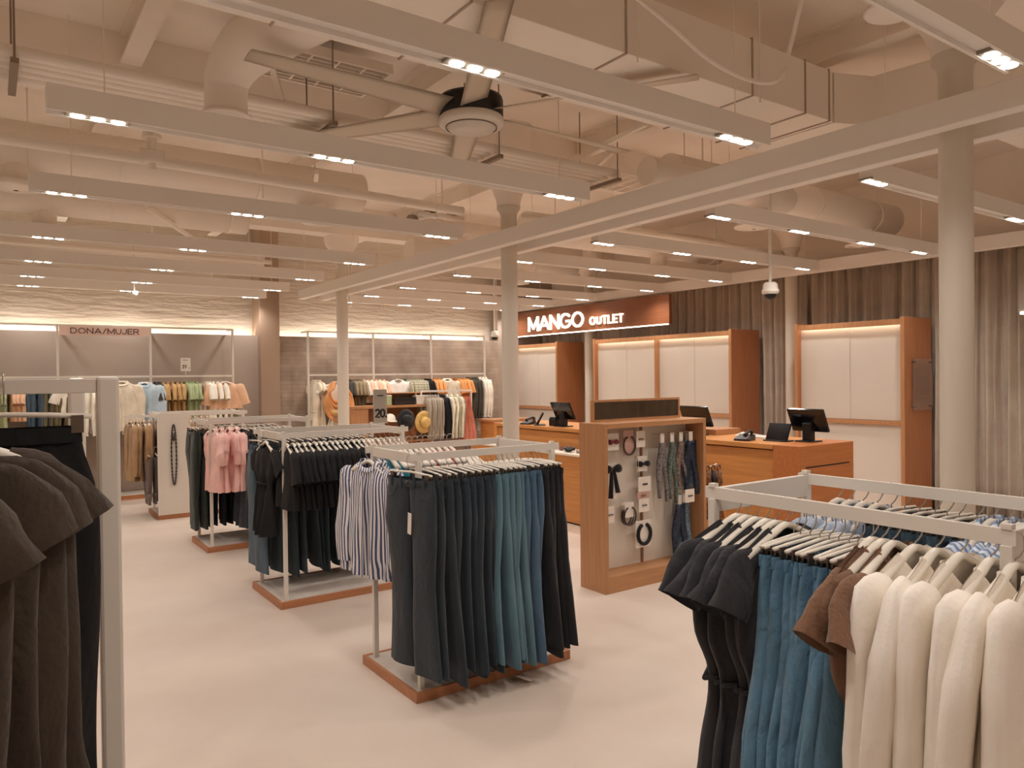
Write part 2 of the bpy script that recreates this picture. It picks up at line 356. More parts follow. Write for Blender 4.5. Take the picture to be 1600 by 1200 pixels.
# bundle of conduits on trapeze hangers, parallel to the rails
PB = [(5.0+.1*i, 3.55, .03 if i != 0 else .036) for i in range(5)]
for i, (y, z, r) in enumerate(PB):
    svc('conduit_pipe', MB().cyl((-4,y,z), (4.75,y,z), r, n=12), f'painted conduit in the bundle behind the fan, {ORD[i]} from camera', 'pipe', group='conduit bundle on trapeze hangers', smooth=True)
for i, x in enumerate((-2.2, .15, 2.0, 3.4, 4.7)):
    t = thing('trapeze_hanger', f'perforated trapeze hanger under the conduit bundle, {ORD[i]} from left', 'bracket', (x, 5.2, 3.49))
    obj('strut', B(-.02, .02, -.28, .3, -.03, .0), mat('strut', (140,124,108), .5), t)
    obj('threaded_rod', MB().cyl((0,-.25,0), (0,-.25,ZC-3.5), .006, n=6).cyl((0,.27,0), (0,.27,ZC-3.5), .006, n=6), MATS['strut'], t)
svc('sprinkler_pipe', MB().tube([(-4,6.25,3.4),(.9,6.26,3.4),(3.9,6.5,3.4),(4.0,6.5,3.4)], .045, n=14), 'long round sprinkler pipe behind the second lighting rail, left half', 'pipe', smooth=True)
svc('sprinkler_pipe', MB().tube([(4.7,6.4,3.42),(7.2,6.35,3.4),(9.4,6.35,3.4)], .03, n=12), 'thin sprinkler pipe right of the beams over the cash desk', 'pipe', smooth=True)
svc('sprinkler_pipe', MB().cyl((-4,2.2,3.9), (1.1,2.4,3.9), .05, n=12), 'round pipe near the ceiling at the upper left', 'pipe', smooth=True)
svc('sprinkler_pipe', MB().cyl((-3,7.0,3.28), (.9,7.0,3.28), .03, n=12), 'thin pipe ending above the third lighting rail at left', 'pipe', smooth=True)
svc('sprinkler_pipe', MB().cyl((-3,10.2,3.3), (3.2,10.2,3.3), .03, n=12), 'thin pipe low over the farthest floor rack at left', 'pipe', smooth=True)
t = thing('sprinkler_valve', 'painted sprinkler tee with hanging valve on the left pipe', 'pipe', (1.06, 6.25, 3.42))
obj('tee', MB().cyl((-.08,0,0), (.08,0,0), .06, n=16).cyl((0,0,0), (0,0,.25), .035, n=12).cyl((0,0,-.1), (0,0,0), .03, n=12), PAINT2, t, smooth=True)
obj('flange', MB().cyl((0,0,.14), (0,0,.17), .07, n=16).cyl((-.05,.0,.25), (-.05,.0,.8), .02, n=8), PAINT2, t)
t = thing('pipe_bracket', 'cluster of small valves and clamps above the middle column', 'pipe', (4.05, 6.9, 3.42))
obj('manifold', MB().cyl((-.35,0,0), (.2,.0,0), .03, n=10).cyl((-.3,.25,.05), (.25,.25,.05), .025, n=10).cyl((-.2,-.1,-.02),(-.2,.4,.02), .02, n=8), PAINT2, t, smooth=True)
obj('clamp', B(-.22,-.14,-.05,.3,.03,.06), MATS['strut'], t); obj('clamp', B(.05,.12,-.05,.3,.03,.06), MATS['strut'], t); obj('valve_wheel', MB().cyl((-.4,.1,-.1),(-.34,.1,-.1), .1, n=16), MATS['strut'], t)
obj('strap', MB().cyl((0,.1,.05), (0,.1,ZC-3.42), .01, n=6), PAINT2, t)
# cable trays
def ladder(x0, x1, y0, y1, z, label):
    t = thing('cable_tray', label, 'cable tray', (x0, y0, z)); w_, d = x1-x0, y1-y0
    obj('side_rail', MB().box(0, w_, 0, .012, 0, .06).box(0, w_, d-.012, d, 0, .06), PAINT2, t)
    m = MB(); n = max(2, int(w_/.14))
    for i in range(n+1): m.box(w_*i/n-.012, w_*i/n+.012, .01, d-.01, 0, .015)
    obj('rung', m, PAINT2, t)
ladder(4.8, 6.2, 5.15, 5.7, 3.62, 'ladder cable tray crossing above the beams near image centre')
ladder(4.7, 6.0, 7.7, 8.0, 3.45, 'small ladder cable tray above the beams left of the sign')
t = thing('air_grille', 'dark slatted air grille in the ceiling above the left rails', 'vent', (2.0, 5.3, 3.98))
obj('frame', MB().box(-.5,.5,-.28,-.26,-.02,.05).box(-.5,.5,.26,.28,-.02,.05).box(-.5,-.48,-.26,.26,-.02,.05).box(.48,.5,-.26,.26,-.02,.05), PAINT2, t)
m = MB()
for i in range(9): m.box(-.48, .48, -.24+.06*i-.006, -.24+.06*i+.006, -.01, .05)
for i in range(4): m.box(-.3+.2*i-.008, -.3+.2*i+.008, -.26, .26, -.012, .04)
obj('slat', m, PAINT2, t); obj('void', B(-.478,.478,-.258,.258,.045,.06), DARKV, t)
# diagonal braces, droppers
for i, (a, b_) in enumerate((((1.35,4.6,4.0),(1.8,5.3,3.55)),((4.7,5.0,3.75),(5.4,6.6,3.75)),((4.3,4.2,3.7),(4.6,6.0,3.7)),((2.5,6.6,3.6),(3.1,8.4,3.6)),((1.3,8.0,3.4),(2.4,10.2,3.4)))):
    svc('steel_brace', MB().tube([a, b_], .028, n=4), f'thin painted brace bar under the ceiling, {ORD[i]} from camera', 'bracket')
svc('power_cable', MB().tube(spline([(2.5,2.75,3.72),(2.8,2.62,3.5),(3.15,2.6,3.36),(3.5,2.6,3.33),(3.75,2.6,3.4),(3.85,2.6,3.6),(3.75,2.4,3.95),(3.6,2.2,4.1)]), .013, n=8), 'loose painted cable drooping in a loop below the big duct', 'cable', smooth=True)
svc('power_cable', MB().tube([(3.2,1.2,4.0),(3.5,1.9,3.98),(3.7,2.6,3.99)], .012, n=6), 'straight cable close to the ceiling near the drooping loop', 'cable')
for i, (x, y) in enumerate(((3.0,2.99),(4.1,2.99),(6.2,5.12),(7.2,5.12),(.3,7.24),(2.2,7.24),(5.5,6.4))): svc('threaded_rod', MB().cyl((x,y,3.45),(x,y,ZC), .006, n=6), f'thin threaded rod beside a duct, {ORD[i]} counting duct by duct away from camera', 'bracket')
# fan
t = thing('ceiling_fan', 'large six-blade pale ceiling fan with black hub band above the rails', 'fan', (2.624, 4.14, 3.39))
obj('motor', MB().lathe([(0,.14),(.205,.14),(.21,.12),(.21,.02),(.2,.0)], n=40), mat('fan_black', (20,18,18), .4), t, smooth=True)
obj('cover_ring', MB().lathe([(.165,-.049),(.165,-.056),(.17,-.056),(.17,-.046)], n=40), mat('groove', (120,104,90), .6), t)
obj('hub_cover', MB().lathe([(.2,.02),(.215,.0),(.215,-.03),(.2,-.045),(.16,-.05),(.155,-.055),(.15,-.065),(.08,-.08),(0,-.083)], n=40), WHITE, t, smooth=True)
obj('down_rod', MB().cyl((0,0,.14), (0,0,ZC-3.39), .03, n=16), PAINT2, t)
for k in range(6):
    a = math.radians(-117+60*k); c, s = math.cos(a), math.sin(a)
    pts = []; n = 8
    rr = []
    for i in range(n+1):
        q = .17+(1.46-.17)*i/n; hw = .088-.018*i/n; zt = .018-.014*i/n
        ring = []
        for (u, v) in ((-1,0),(-.5,.8),(0,1),(.5,.8),(1,0),(.5,-.4),(0,-.5),(-.5,-.4)):
            off = u*hw; z = .05+u*zt*1.8+v*.009
            ring.append((q*c-off*s, q*s+off*c, z))
        rr.append(ring)
    obj('blade', MB().rings(rr, cap=True), mat('fan_blade', (206,194,176), .5), t, smooth=True)
# domes
def dome(x, y, z, label):
    t = thing('dome_camera', label, 'camera', (x, y, z))
    obj('pole', MB().cyl((0,0,.1), (0,0,ZC-z), .016, n=10), WHITE, t)
    obj('housing', MB().lathe([(0,.12),(.05,.12),(.07,.1),(.075,.05),(.085,.045),(.085,.02),(.07,0)], n=24), WHITE, t, smooth=True)
    obj('lens_dome', MB().lathe([(.06,.0),(.058,-.02),(.04,-.045),(0,-.055)], n=20), BLACKP, t, smooth=True)
dome(6.45, 4.6, 2.5, 'white security dome camera hanging on a pole above the cash desk')
dome(8.05, 11.95, 2.47, 'white security dome camera hanging beside the right end of stone wall')
for i, (x, y) in enumerate(((1.62, 11.0), (5.35, 11.3), (4.75, 11.2))):
    t = thing('smoke_detector' , ['small white sensor under the ceiling services before left wall', 'small white spotlight head hanging before the stone wall', 'small round sensor hanging left of the spotlight head'][i], 'sensor', (x, y, 2.86))
    obj('body', MB().lathe([(0,.04),(.04,.04),(.045,.0),(.03,-.02),(0,-.025)], n=16), WHITE, t, smooth=True)
    obj('stem', MB().cyl((0,0,.03), (0,0,ZC-2.86), .008, n=6), WHITE, t)

# ------------------------------------------------------------------ curtains
CURT = fabric('curtain_cloth', (190,178,163), .9, .08, .3, wr=0)
def curtain(y0, y1, label, x=9.5, z0=.02, z1=3.2, ph=0, amp=.105, per=.21):
    n = int((y1-y0)/.012); rows = 9; vs = []; fs = []
    rnd = random.Random(ph*91+3)
    k = [rnd.uniform(.7, 1.3) for _ in range(400)]
    for r in range(rows):
        v = r/(rows-1)
        for i in range(n+1):
            y = y0+(y1-y0)*i/n; s = (y-y0)/per
            fold = math.sin(2*PI*s+1.1*math.sin(s*.9+ph)+.5*math.sin(2.3*v+s*.4))
            fold = 1-2*abs(fold*.5+.5)**.6 if fold < 0 else -(1-2*abs(.5-fold*.5)**.6)
            a = amp*(.6+.4*abs(math.sin(s*.37+ph)))*(.85+.2*(1-v))
            vs.append((x+a*fold+.012*math.sin(5*s), y+.012*math.sin(7*s+3*v), z0+(z1-z0)*v))
    for r in range(rows-1):
        for i in range(n):
            q = r*(n+1)+i; fs.append((q, q+n+1, q+n+2, q+1))
    o = obj('curtain', MB().add(vs, fs), CURT, smooth=True); md = o.modifiers.new('thick', 'SOLIDIFY'); md.thickness = .004
    return tag(o, label, 'curtain')
curtain(-3.9, 1.8, 'floor-length grey taupe curtain right of the nearest column, at right edge', ph=1)
curtain(1.85, 6.1, 'grey taupe curtain behind the rightmost tall cabinet', ph=2)
curtain(6.15, 10.4, 'grey taupe curtain behind the middle tall cabinets', ph=3)
curtain(10.45, 12.25, 'grey taupe curtain behind the far left cabinet under the sign', ph=4)

# ------------------------------------------------------------------ tall cabinets
PANEL = mat('cabinet_panel', (206,198,186), .6, nscale=60, namt=.015)
def cabinet(y0, y1, label, bays=1, mid=1.08):
    H = 2.33; D = .62; W = y1-y0
    t = thing('tall_cabinet', label, 'cabinet', (8.75, y0, 0))
    obj('side_panel', B(-.02, D, 0, .045, 0, H+.02), WOODD, t, bevel=.002)
    obj('side_panel', B(-.02, D, W-.045, W, 0, H+.02), WOODD, t, bevel=.002)
    for q in (0, W-.045): obj('front_edge', B(-.028,-.0205, q,q+.045,0,H+.02), WOODL, t)
    obj('top_board', B(-.01, D, .045, W-.045, H-.035, H), WOODL, t, bevel=.002)
    obj('top_lip', B(-.015, .002, .045, W-.045, H-.07, H-.002), WOODL, t)
    obj('back_panel', B(D-.02, D, .045, W-.045, .05, H-.035), WOODD, t)
    edges = [0.045+(W-.09)*i/bays for i in range(bays+1)]
    for b_ in range(bays):
        a, c = edges[b_]+(.022 if b_ else 0), edges[b_+1]-(.022 if b_ < bays-1 else 0); h = (a+c)/2
        if b_: obj('divider', B(-.02, D-.02, edges[b_]-.022, edges[b_]+.022, .05, H-.03), WOODL, t)
        for (p, q, off) in ((a, h+.002, .062), (h-.002, c, .055)):
            obj('upper_panel', B(off, off+.02, p, q, mid+.045, H-.04), PANEL, t)
            obj('lower_panel', B(.035, .055, p, q, .09, mid-.01), PANEL, t, bevel=.003)
        obj('middle_rail', B(.0, .09, a, c, mid-.008, mid+.04), WOODL, t)
        obj('led_bar', B(.012, .03, a+.02, c-.02, H-.05, H-.037), GLOW, t)
    obj('plinth', B(.03, D, .045, W-.045, 0, .085), WOODD, t)
cabinet(4.42, 5.86, 'tall oak cabinet with white panels standing alone at right')
cabinet(6.88, 9.86, 'wide two-bay oak cabinet with white panels behind the accessory stand', 2)
cabinet(10.87, 12.26, 'oak cabinet with white panels under the left half of the sign')
t = thing('acrylic_notice', 'clear acrylic notice plate with blurred text on the rightmost cabinet side', 'sign', (9.1, 4.385, 1.56))
gm = mat('acrylic', (235,228,220), .08, trans=.9); gm.node_tree.nodes['Principled BSDF'].inputs['IOR'].default_value = 1.1
obj('plate', B(-.235, .24, 0, .006, -.31, .3), gm, t)
m = MB()
for x in (-.2, .2):
    for z in (-.27, .26): m.cyl((x, -.006, z), (x, .034, z), .012, n=12)
obj('standoff', m, CLIPM, t)
m = MB(); rnd = random.Random(4)
for r in range(9): 
    L = rnd.uniform(.1, .3); m.box(-.16, -.16+L, -.001, 0, .18-.045*r, .188-.045*r)
obj('text_line', m, mat('notice_ink', (150,110,86), .6), t)

# ------------------------------------------------------------------ stroke lettering
GL = {
 'M': (.86, [[(0,0),(0,1)],[(0,1),(.43,.12)],[(.43,.12),(.86,1)],[(.86,1),(.86,0)]]),
 'A': (.86, [[(0,0),(.43,1)],[(.43,1),(.86,0)],[(.17,.3),(.69,.3)]]),
 'N': (.74, [[(0,0),(0,1)],[(0,1),(.74,0)],[(.74,.0),(.74,1)]]),
 'G': (.86, [[(.8,.82),(.6,.97),(.4,1),(.2,.93),(.05,.72),(0,.5),(.05,.28),(.2,.07),(.42,0),(.65,.05),(.82,.2),(.84,.46),(.48,.46)]]),
 'O': (.9, [[(.45,1),(.25,.95),(.07,.75),(0,.5),(.07,.25),(.25,.05),(.4,.0)],[(.52,.0),(.66,.05),(.83,.25),(.9,.5),(.83,.75),(.65,.95),(.45,1)]]),
 'U': (.66, [[(0,1),(0,.3),(.08,.09),(.33,0),(.58,.09),(.66,.3),(.66,1)]]),
 'T': (.6, [[(0,1),(.6,1)],[(.3,1),(.3,0)]]),
 'L': (.5, [[(0,1),(0,0)],[(0,0),(.5,0)]]),
 'E': (.55, [[(0,0),(0,1)],[(0,1),(.55,1)],[(0,.5),(.48,.5)],[(0,0),(.55,0)]]),
 'D': (.74, [[(0,0),(0,1)],[(0,1),(.4,1),(.65,.86),(.74,.5),(.65,.14),(.4,0),(0,0)]]),
 'J': (.5, [[(.5,1),(.5,.25),(.4,.05),(.2,0),(.04,.1),(0,.28)]]),
 'R': (.68, [[(0,0),(0,1)],[(0,1),(.45,1),(.64,.9),(.66,.72),(.6,.55),(.42,.48),(0,.48)],[(.38,.48),(.68,0)]]),
 '/': (.4, [[(0,-.03),(.4,1.03)]]),
 '2': (.6, [[(.03,.75),(.1,.93),(.3,1),(.5,.93),(.57,.75),(.5,.52),(0,0),(.6,0)]]),
 '0': (.62, [[(.31,1),(.1,.9),(0,.5),(.1,.1),(.31,0),(.52,.1),(.62,.5),(.52,.9),(.31,1)]]),
 '7': (.56, [[(0,1),(.56,1),(.2,0)]]),
 '.': (.1, [[(.05,.0),(.05,.08)]]),
}
def write(text, h, sw, origin, right, normal, parent, m, depth=.02, gap=.18, name='letter', wide=1.0):
    # origin: lower left corner of the text; right, normal: directions; every letter is its own mesh
    o = Vector(origin); rt = Vector(right); nm = Vector(normal); up = Vector((0,0,1)); x = 0
    for ch in text:
        if ch == ' ': x += h*.4; continue
        wd, st = GL[ch]; mb = MB()
        for pl in st:
            P = [Vector((p[0]*h*wide, p[1]*(h-sw)+sw/2)) for p in pl]
            L_, R_ = [], []
            for i, p in enumerate(P):
                a = P[max(i-1, 0)]; b_ = P[min(i+1, len(P)-1)]; d = (b_-a).normalized(); nn = Vector((-d.y, d.x))
                e = d*(sw*.5 if len(P) == 2 else 0)*(-1 if i == 0 else 1 if i == len(P)-1 else 0)*(.98 if abs(d.x) > .9 or abs(d.y) > .99 else .3)
                if abs(d.y) > .99 or abs(d.x) < .5: e = e*.98
                L_.append(p+nn*sw/2+e); R_.append(p-nn*sw/2+e)
            def W(q, dd): return o+rt*(x+q.x)+up*q.y+nm*dd
            n = len(P); vs = [W(q, 0) for q in L_]+[W(q, 0) for q in R_]+[W(q, depth) for q in L_]+[W(q, depth) for q in R_]
            fs = []
            for i in range(n-1):
                fs += [(i,i+1,n+i+1,n+i), (2*n+i,3*n+i,3*n+i+1,2*n+i+1), (i,2*n+i,2*n+i+1,i+1), (n+i,n+i+1,3*n+i+1,3*n+i)]
            fs += [(0,n,3*n,2*n), (n-1,3*n-1,4*n-1,2*n-1)]
            mb.add(vs, fs)
        obj(name, mb, m, parent); x += wd*h*wide+h*gap
    return x
# MANGO OUTLET sign
t = thing('shop_sign', 'long wooden fascia sign with glowing MANGO OUTLET letters over the cabinets', 'sign')
obj('board', B(8.66, 8.72, 8.0, 12.28, 2.5, 2.96), wood('oak_sign', (140,86,54), axis=1), t)
obj('light_strip', B(8.655, 8.70, 8.05, 12.28, 2.488, 2.4995), GLOW, t)
LET = mat('lit_letter', (255,246,228), .4, emit=1.15, ecol=(1,.93,.8))
n0 = len(bpy.data.objects)
write('MANGO', .285, .045, (8.655, 11.62, 2.57), (0,-1,0), (-1,0,0), t, LET, .03, gap=.2, wide=1.14)
write('OUTLET', .15, .026, (8.655, 9.83, 2.585), (0,-1,0), (-1,0,0), t, LET, .03, gap=.34, wide=.98)
t = thing('hanging_sign', 'grey hanging panel with lit lower edge at the far right edge', 'sign')
obj('board', B(8.86, 8.92, .6, 3.3, 2.32, 2.98), mat('grey_board', (140,128,112), .7), t)
obj('light_strip', B(8.85, 8.9, .6, 3.28, 2.295, 2.319), GLOW, t)

# ------------------------------------------------------------------ cash desk
t = thing('cash_desk', 'long oak cash desk running in front of the white cabinets', 'counter', (5.88, 3.9, 0))
CH = 1.05
obj('front_panel', B(.04, .08, .28, 2.6, .02, CH-.06), WOODH, t)
obj('front_panel', B(.04, .08, 2.6, 4.84, .02, CH-.06), WOODH, t)
obj('end_block', B(0, .86, 0, .28, 0, CH), wood('oak_end', (188,116,62), axis=0), t, bevel=.004)
obj('drawer_slot', B(.08, .78, -.004, .001, CH-.2, CH-.19), DARKV, t)
obj('worktop', B(-.005, .86, .28, 4.86, CH-.045, CH), WOODH, t, bevel=.003)
obj('back_panel', B(.82, .85, .28, 4.84, .02, CH-.06), WOODH, t)
obj('divider', B(.03, .85, 4.82, 4.86, 0, CH-.045), WOODH, t)
obj('panel_joint', B(.032, .04, 3.02, 3.06, .02, CH-.046), WOODL, t)
obj('raised_shelf', B(.45, .86, 1.3, 3.0, CH+.001, CH+.06), WOODL, t)
def pos(x, y, z, rz, label):
    t = thing('till_monitor', label, 'monitor', (x, y, z), rz)
    m = MB()
    for v, dz in ((-1,0),):
        pass
    ang = math.radians(28); ca, sa = math.cos(ang), math.sin(ang)
    def q(a, b_, c): # tilted slab: a along width(y), b along slab height, c thickness
        return (c*ca-b_*sa*.9-.02, a, .2+b_*ca+c*sa)
    vs = [q(a, b_, c) for c in (0, .025) for (a, b_) in ((-.19,-.12),(.19,-.12),(.19,.12),(-.19,.12))]
    obj('screen', m.add(vs, [(0,1,2,3),(7,6,5,4),(0,4,5,1),(1,5,6,2),(2,6,7,3),(3,7,4,0)]), SCREEN, t, bevel=.004)
    obj('stand', MB().box(-.04, .04, -.045, .045, .01, .18), BLACKP, t, bevel=.01)
    obj('base', MB().box(-.09, .09, -.09, .09, 0, .012), BLACKP, t, bevel=.003)
pos(6.38, 4.14, CH, 0, 'black till monitor on the near end of the cash desk')
pos(6.2, 5.35, CH, 0, 'black till monitor on the desk just behind the accessory stand')
pos(6.05, 7.42, CH, 0, 'black till monitor on the left part of the cash desk')
def tablet(x, y, z, rz, label):
    t = thing('card_terminal', label, 'card reader', (x, y, z), rz)
    obj('screen', MB().add([(-.02,-.11,.015),(-.02,.11,.015),(.06,.11,.17),(.06,-.11,.17),(0,-.11,.01),(0,.11,.01),(.08,.11,.165),(.08,-.11,.165)],
        [(3,2,1,0),(4,5,6,7),(0,1,5,4),(1,2,6,5),(2,3,7,6),(3,0,4,7)]), SCREEN, t)
    obj('base', B(-.05, .1, -.12, .12, 0, .012), BLACKP, t, bevel=.003)
tablet(6.2, 4.36, CH, .1, 'black tilted tablet left of the nearest till monitor')
tablet(6.0, 7.9, CH, -.6, 'black tilted tablet left of the farthest till monitor')
def phone(x, y, z, label):
    t = thing('desk_phone', label, 'telephone', (x, y, z), .3)
    obj('body', MB().add([(-.08,-.08,0),(.08,-.08,0),(.08,.08,0),(-.08,.08,0),(-.08,-.08,.02),(.08,-.08,.06),(.08,.08,.06),(-.08,.08,.02)], [(0,3,2,1),(4,5,6,7),(0,1,5,4),(1,2,6,5),(2,3,7,6),(3,0,4,7)]), BLACKP, t, bevel=.004)
    obj('handset', MB().tube([(-.09,-.04,.06),(-.06,-.04,.075),(.05,-.04,.095),(.09,-.04,.075)], [.022,.014,.014,.022], n=10), BLACKP, t, smooth=True)
phone(6.05, 4.62, CH, 'small black telephone left of the near tablet on the desk')
phone(6.0, 8.12, CH, 'small black telephone at the left end of the desk')
t = thing('card_printer', 'small black receipt printer beside the farthest till monitor', 'printer', (6.1, 7.62, CH))
obj('body', B(-.08,.08,-.07,.07,0,.1), BLACKP, t, bevel=.01); obj('lid', B(-.07,.06,-.06,.06,.1,.115), BLACKP, t, bevel=.004)
t = thing('paper_stack', 'white papers lying behind the near telephone on the desk', 'paper', (6.35, 4.75, CH), .3)
obj('sheet', MB().box(-.1,.1,-.15,.15,0,.012), WHITE, t); obj('cover', MB().add([(-.1,-.15,.014),(.1,-.15,.014),(.12,.15,.05),(-.1,.15,.03)], [(0,1,2,3)]), WHITE, t)
# low display table in front of the desk
t = thing('queue_table', 'low oak display table with bright white top before the cash desk', 'table', (5.42, 5.2, 0))
obj('top', B(0, .42, 0, 3.5, .785, .81), mat('bright_top', (236,226,210), .4), t, bevel=.003)
obj('body', B(.03, .42, .02, 3.48, .02, .785), WOODH, t); obj('plinth', B(.05,.4,.04,3.46,0,.02), DARKV, t)
rnd = random.Random(12)
DK = [(30,26,24),(60,20,24),(36,32,30),(170,150,140),(24,24,26),(110,70,60)]
for i in range(16):
    y = 5.9+.2*i; 
    if y > 8.6: break
    w_ = rnd.uniform(.05,.08); h = rnd.uniform(.03,.07); c = DK[i % 6]
    t = thing('hair_accessory', f'small packaged accessory lying on the low white-topped table, {ORD[i]} from right', 'accessory', (5.6+rnd.uniform(-.05,.06), y, .811), rnd.uniform(-.5,.5), 'small accessories on the low table')
    obj('band', MB().tube([(w_*math.cos(a*.55), w_*math.sin(a*.55), h*.5+.012*math.sin(a*1.7)) for a in range(10)], h*.33, n=8), mat(f'acc_{i%6}', c, .5), t, smooth=True)
    obj('card', B(-w_, w_, -.05, .05, 0, .004), WHITE, t)

# ------------------------------------------------------------------ accessory stand
t = thing('accessory_stand', 'oak framed floor stand with white panels holding hair accessories and scarves', 'display stand', (3.888, 4.27, 0))
W, H, D = 1.18, 1.325, .30
obj('side_panel', B(0, .035, 0, D, 0, H), WOODL, t, bevel=.002); obj('side_panel', B(W-.035, W, 0, D, 0, H), WOODL, t, bevel=.002)
obj('top_board', B(.035, W-.035, 0, D, H-.04, H), wood('oak_x', (188,138,94), axis=0), t, bevel=.002)
obj('bottom_board', B(.035, W-.035, 0, D, 0, .13), MATS['oak_x'], t, bevel=.002)
obj('back_panel', B(.035, W*.5-.012, .2, .215, .13, H-.04), OFFW, t); obj('back_panel', B(W*.5+.012, W-.035, .2, .215, .13, H-.04), OFFW, t)
obj('slotted_strip', B(W*.5-.012, W*.5+.012, .19, .212, .13, H-.04), mat('strip_brown', (140,100,76), .5), t)
obj('rear_board', B(.035, W-.035, .216, .24, .13, H-.04), WOODD, t)
t = thing('table_mirror', 'long low oak-framed mirror standing on top of the accessory stand', 'mirror', (3.975, 4.5, H))
obj('frame', MB().box(0,1.02,0,.03,0,.018).box(0,1.02,0,.03,.16,.178).box(0,.018,0,.03,.018,.16).box(1.002,1.02,0,.03,.018,.16), WOODL, t)
obj('glass', B(.018,1.002,.006,.02,.018,.16), mat('mirror_glass', (150,142,134), .05, metal=1.0), t)
CARD = mat('card_white', (235,228,218), .6); BOWB = fabric('bow_black', (16,15,17)); 
def hook(x, z, L=.16):
    pass
def card(x, z, w_, h, label, deco, y=4.27+.12, n=1, cat='hair accessory', rz=0.0, group=None, cc=None):
    w_ *= 1.45; h *= 1.12
    for k in range(n):
        t = thing('accessory_card', label if n == 1 else label.replace('#', ORD[k]), cat, (x, y+k*.022, z), rz+(k*.06), group)
        obj('card', B(-w_/2, w_/2, 0, .003, -h, 0), cc or CARD, t)
        obj('peg', MB().cyl((0, .003, -.01), (0, 4.47-y-k*.022, -.01), .003, n=6), STEEL, t)
        deco(t, h)
def d_bow(c, s=.04, dz=0):
    s *= 1.4
    def f(t, h):
        m = MB()
        for sg in (-1, 1): m.tube([(0,-.012,-h/2+dz),(sg*s*.6,-.016,-h/2+dz),(sg*s,-.014,-h/2+dz)], [.006, s*.45, s*.5], n=10)
        obj('bow', m, c, t, smooth=True); obj('knot', MB().lathe([(0,.012),(.012,.006),(.012,-.006),(0,-.012)], c=(0,-.014,-h/2+dz), n=10), c, t, smooth=True)
    return f
def d_ring(c, r=.055, th=.006, dz=-.02):
    r *= 1.3; th *= 1.3
    def f(t, h):
        obj('band', MB().tube([(r*math.cos(a), -.012, -h/2+dz+r*1.15*math.sin(a)) for a in [PI*.62+(1.76*PI)*i/20 for i in range(21)]], th, n=8), c, t, smooth=True)
    return f
def d_clip(c):
    def f(t, h): obj('clip', MB().tube([(-.025,-.008,-h/2),(.025,-.008,-h/2)], .006, n=8), c, t)
    return f
RED = mat('dark_red_satin', (120,30,40), .4); BRN = mat('tortoise', (70,50,48), .3); PNK = mat('pink_card', (200,160,150), .6); GRY = mat('grey_metal', (130,125,120), .3, metal=.6); GOLD = mat('gold_clip', (150,120,80), .3, metal=.7)
card(4.08, 1.235, .1, .12, 'white card with small dark red bow at stand top left', d_bow(RED, .03))
card(4.26, 1.25, .08, .18, 'pink card with looped brown headband, second from left on top row', d_ring(BRN, .05), cc=PNK)
card(4.40, 1.24, .07, .12, 'white card with small gold clip in top row, #  of its peg', d_clip(GOLD), n=3, group='gold clip cards')
card(4.07, 1.0, .08, .26, 'card with long black ribbon bow hanging at the left side', d_bow(BOWB, .05, .1))
o = tag(obj('hair_ribbon', MB().tube([(4.06,4.375,.965),(4.05,4.37,.85),(4.04,4.37,.72)], [.01,.016,.02], n=8, sx=.4).tube([(4.08,4.375,.965),(4.1,4.37,.85),(4.12,4.37,.76)], [.01,.016,.02], n=8, sx=.4), BOWB, smooth=True), 'long black ribbon tails of the bow hanging at stand left', 'ribbon')
card(4.42, 1.03, .07, .11, 'white card with black velvet bow in the middle column, # on its peg', d_bow(BOWB, .035), n=2, group='black velvet bow cards')
card(4.44, .86, .1, .11, 'white card with tiny dark clip in the centre of the stand', d_clip(BOWB))
card(4.42, .735, .09, .05, 'flat pink hair clip card below the tiny dark clip card', d_clip(GOLD), cc=PNK)
card(4.43, .68, .08, .1, 'white card with grey clip above the black padded headband', d_clip(GRY))
card(4.05, .655, .06, .12, 'white card with slim silver clip at lower left of stand', d_clip(GRY))
card(4.26, .665, .07, .11, 'white card with thin dark headband at lower left, # on peg', d_ring(BRN, .05, .005, -.05), n=3, group='thin headband cards')
card(4.42, .5, .12, .2, 'tall white card with black padded headband near stand bottom', d_ring(BOWB, .055, .012, 0))
SCF = [mat('scarf_grey', (120,116,118), .6, nscale=60, namt=.7), mat('scarf_green', (96,110,104), .6, nscale=60, namt=.7), mat('scarf_taupe', (130,112,104), .6, nscale=55, namt=.7), mat('scarf_navy', (30,44,66), .5, nscale=40, namt=.9), mat('scarf_sky', (110,136,156), .5, nscale=50, namt=.6)]
def scarf(x, z, L, w_, mt, label, y=4.36, split=.35):
    w_ *= 1.35
    t = thing('silk_scarf', label, 'scarf', (x, y, z))
    obj('card', B(-.022, .022, -.003, .003, -.07, .01), CARD, t)
    obj('peg', MB().cyl((0,.003,0), (0,4.47-y,0), .003, n=6), STEEL, t)
    m = MB()
    for sg in (-1, 1):
        rr = []
        for i in range(13):
            v = i/12; cx = sg*(w_*.25+split*w_*v*v)*(1 if v < .7 else 1); hw = w_*(.3+.12*math.sin(6*v+sg))*(1-.6*max(0, v-.8)/.2)
            rr.append([(cx+hw*math.cos(q*PI/4), .02*math.sin(q*PI/4)+.012*math.sin(5*v+sg), -.07-L*v-(.02*sg*v)) for q in range(8)])
        m.rings(rr, cap=True)
    obj('cloth', m, mt, t, smooth=True)
scarf(4.62, 1.2, .48, .06, SCF[0], 'long narrow grey patterned scarf, leftmost of the upper scarves')
scarf(4.74, 1.2, .5, .05, SCF[1], 'long narrow green-grey patterned scarf, second of the upper scarves')
scarf(4.85, 1.2, .4, .06, SCF[2], 'taupe patterned scarf, third of the upper scarves')
scarf(4.95, 1.2, .44, .09, SCF[3], 'dark navy patterned scarf, fourth of the upper scarves', y=4.34)
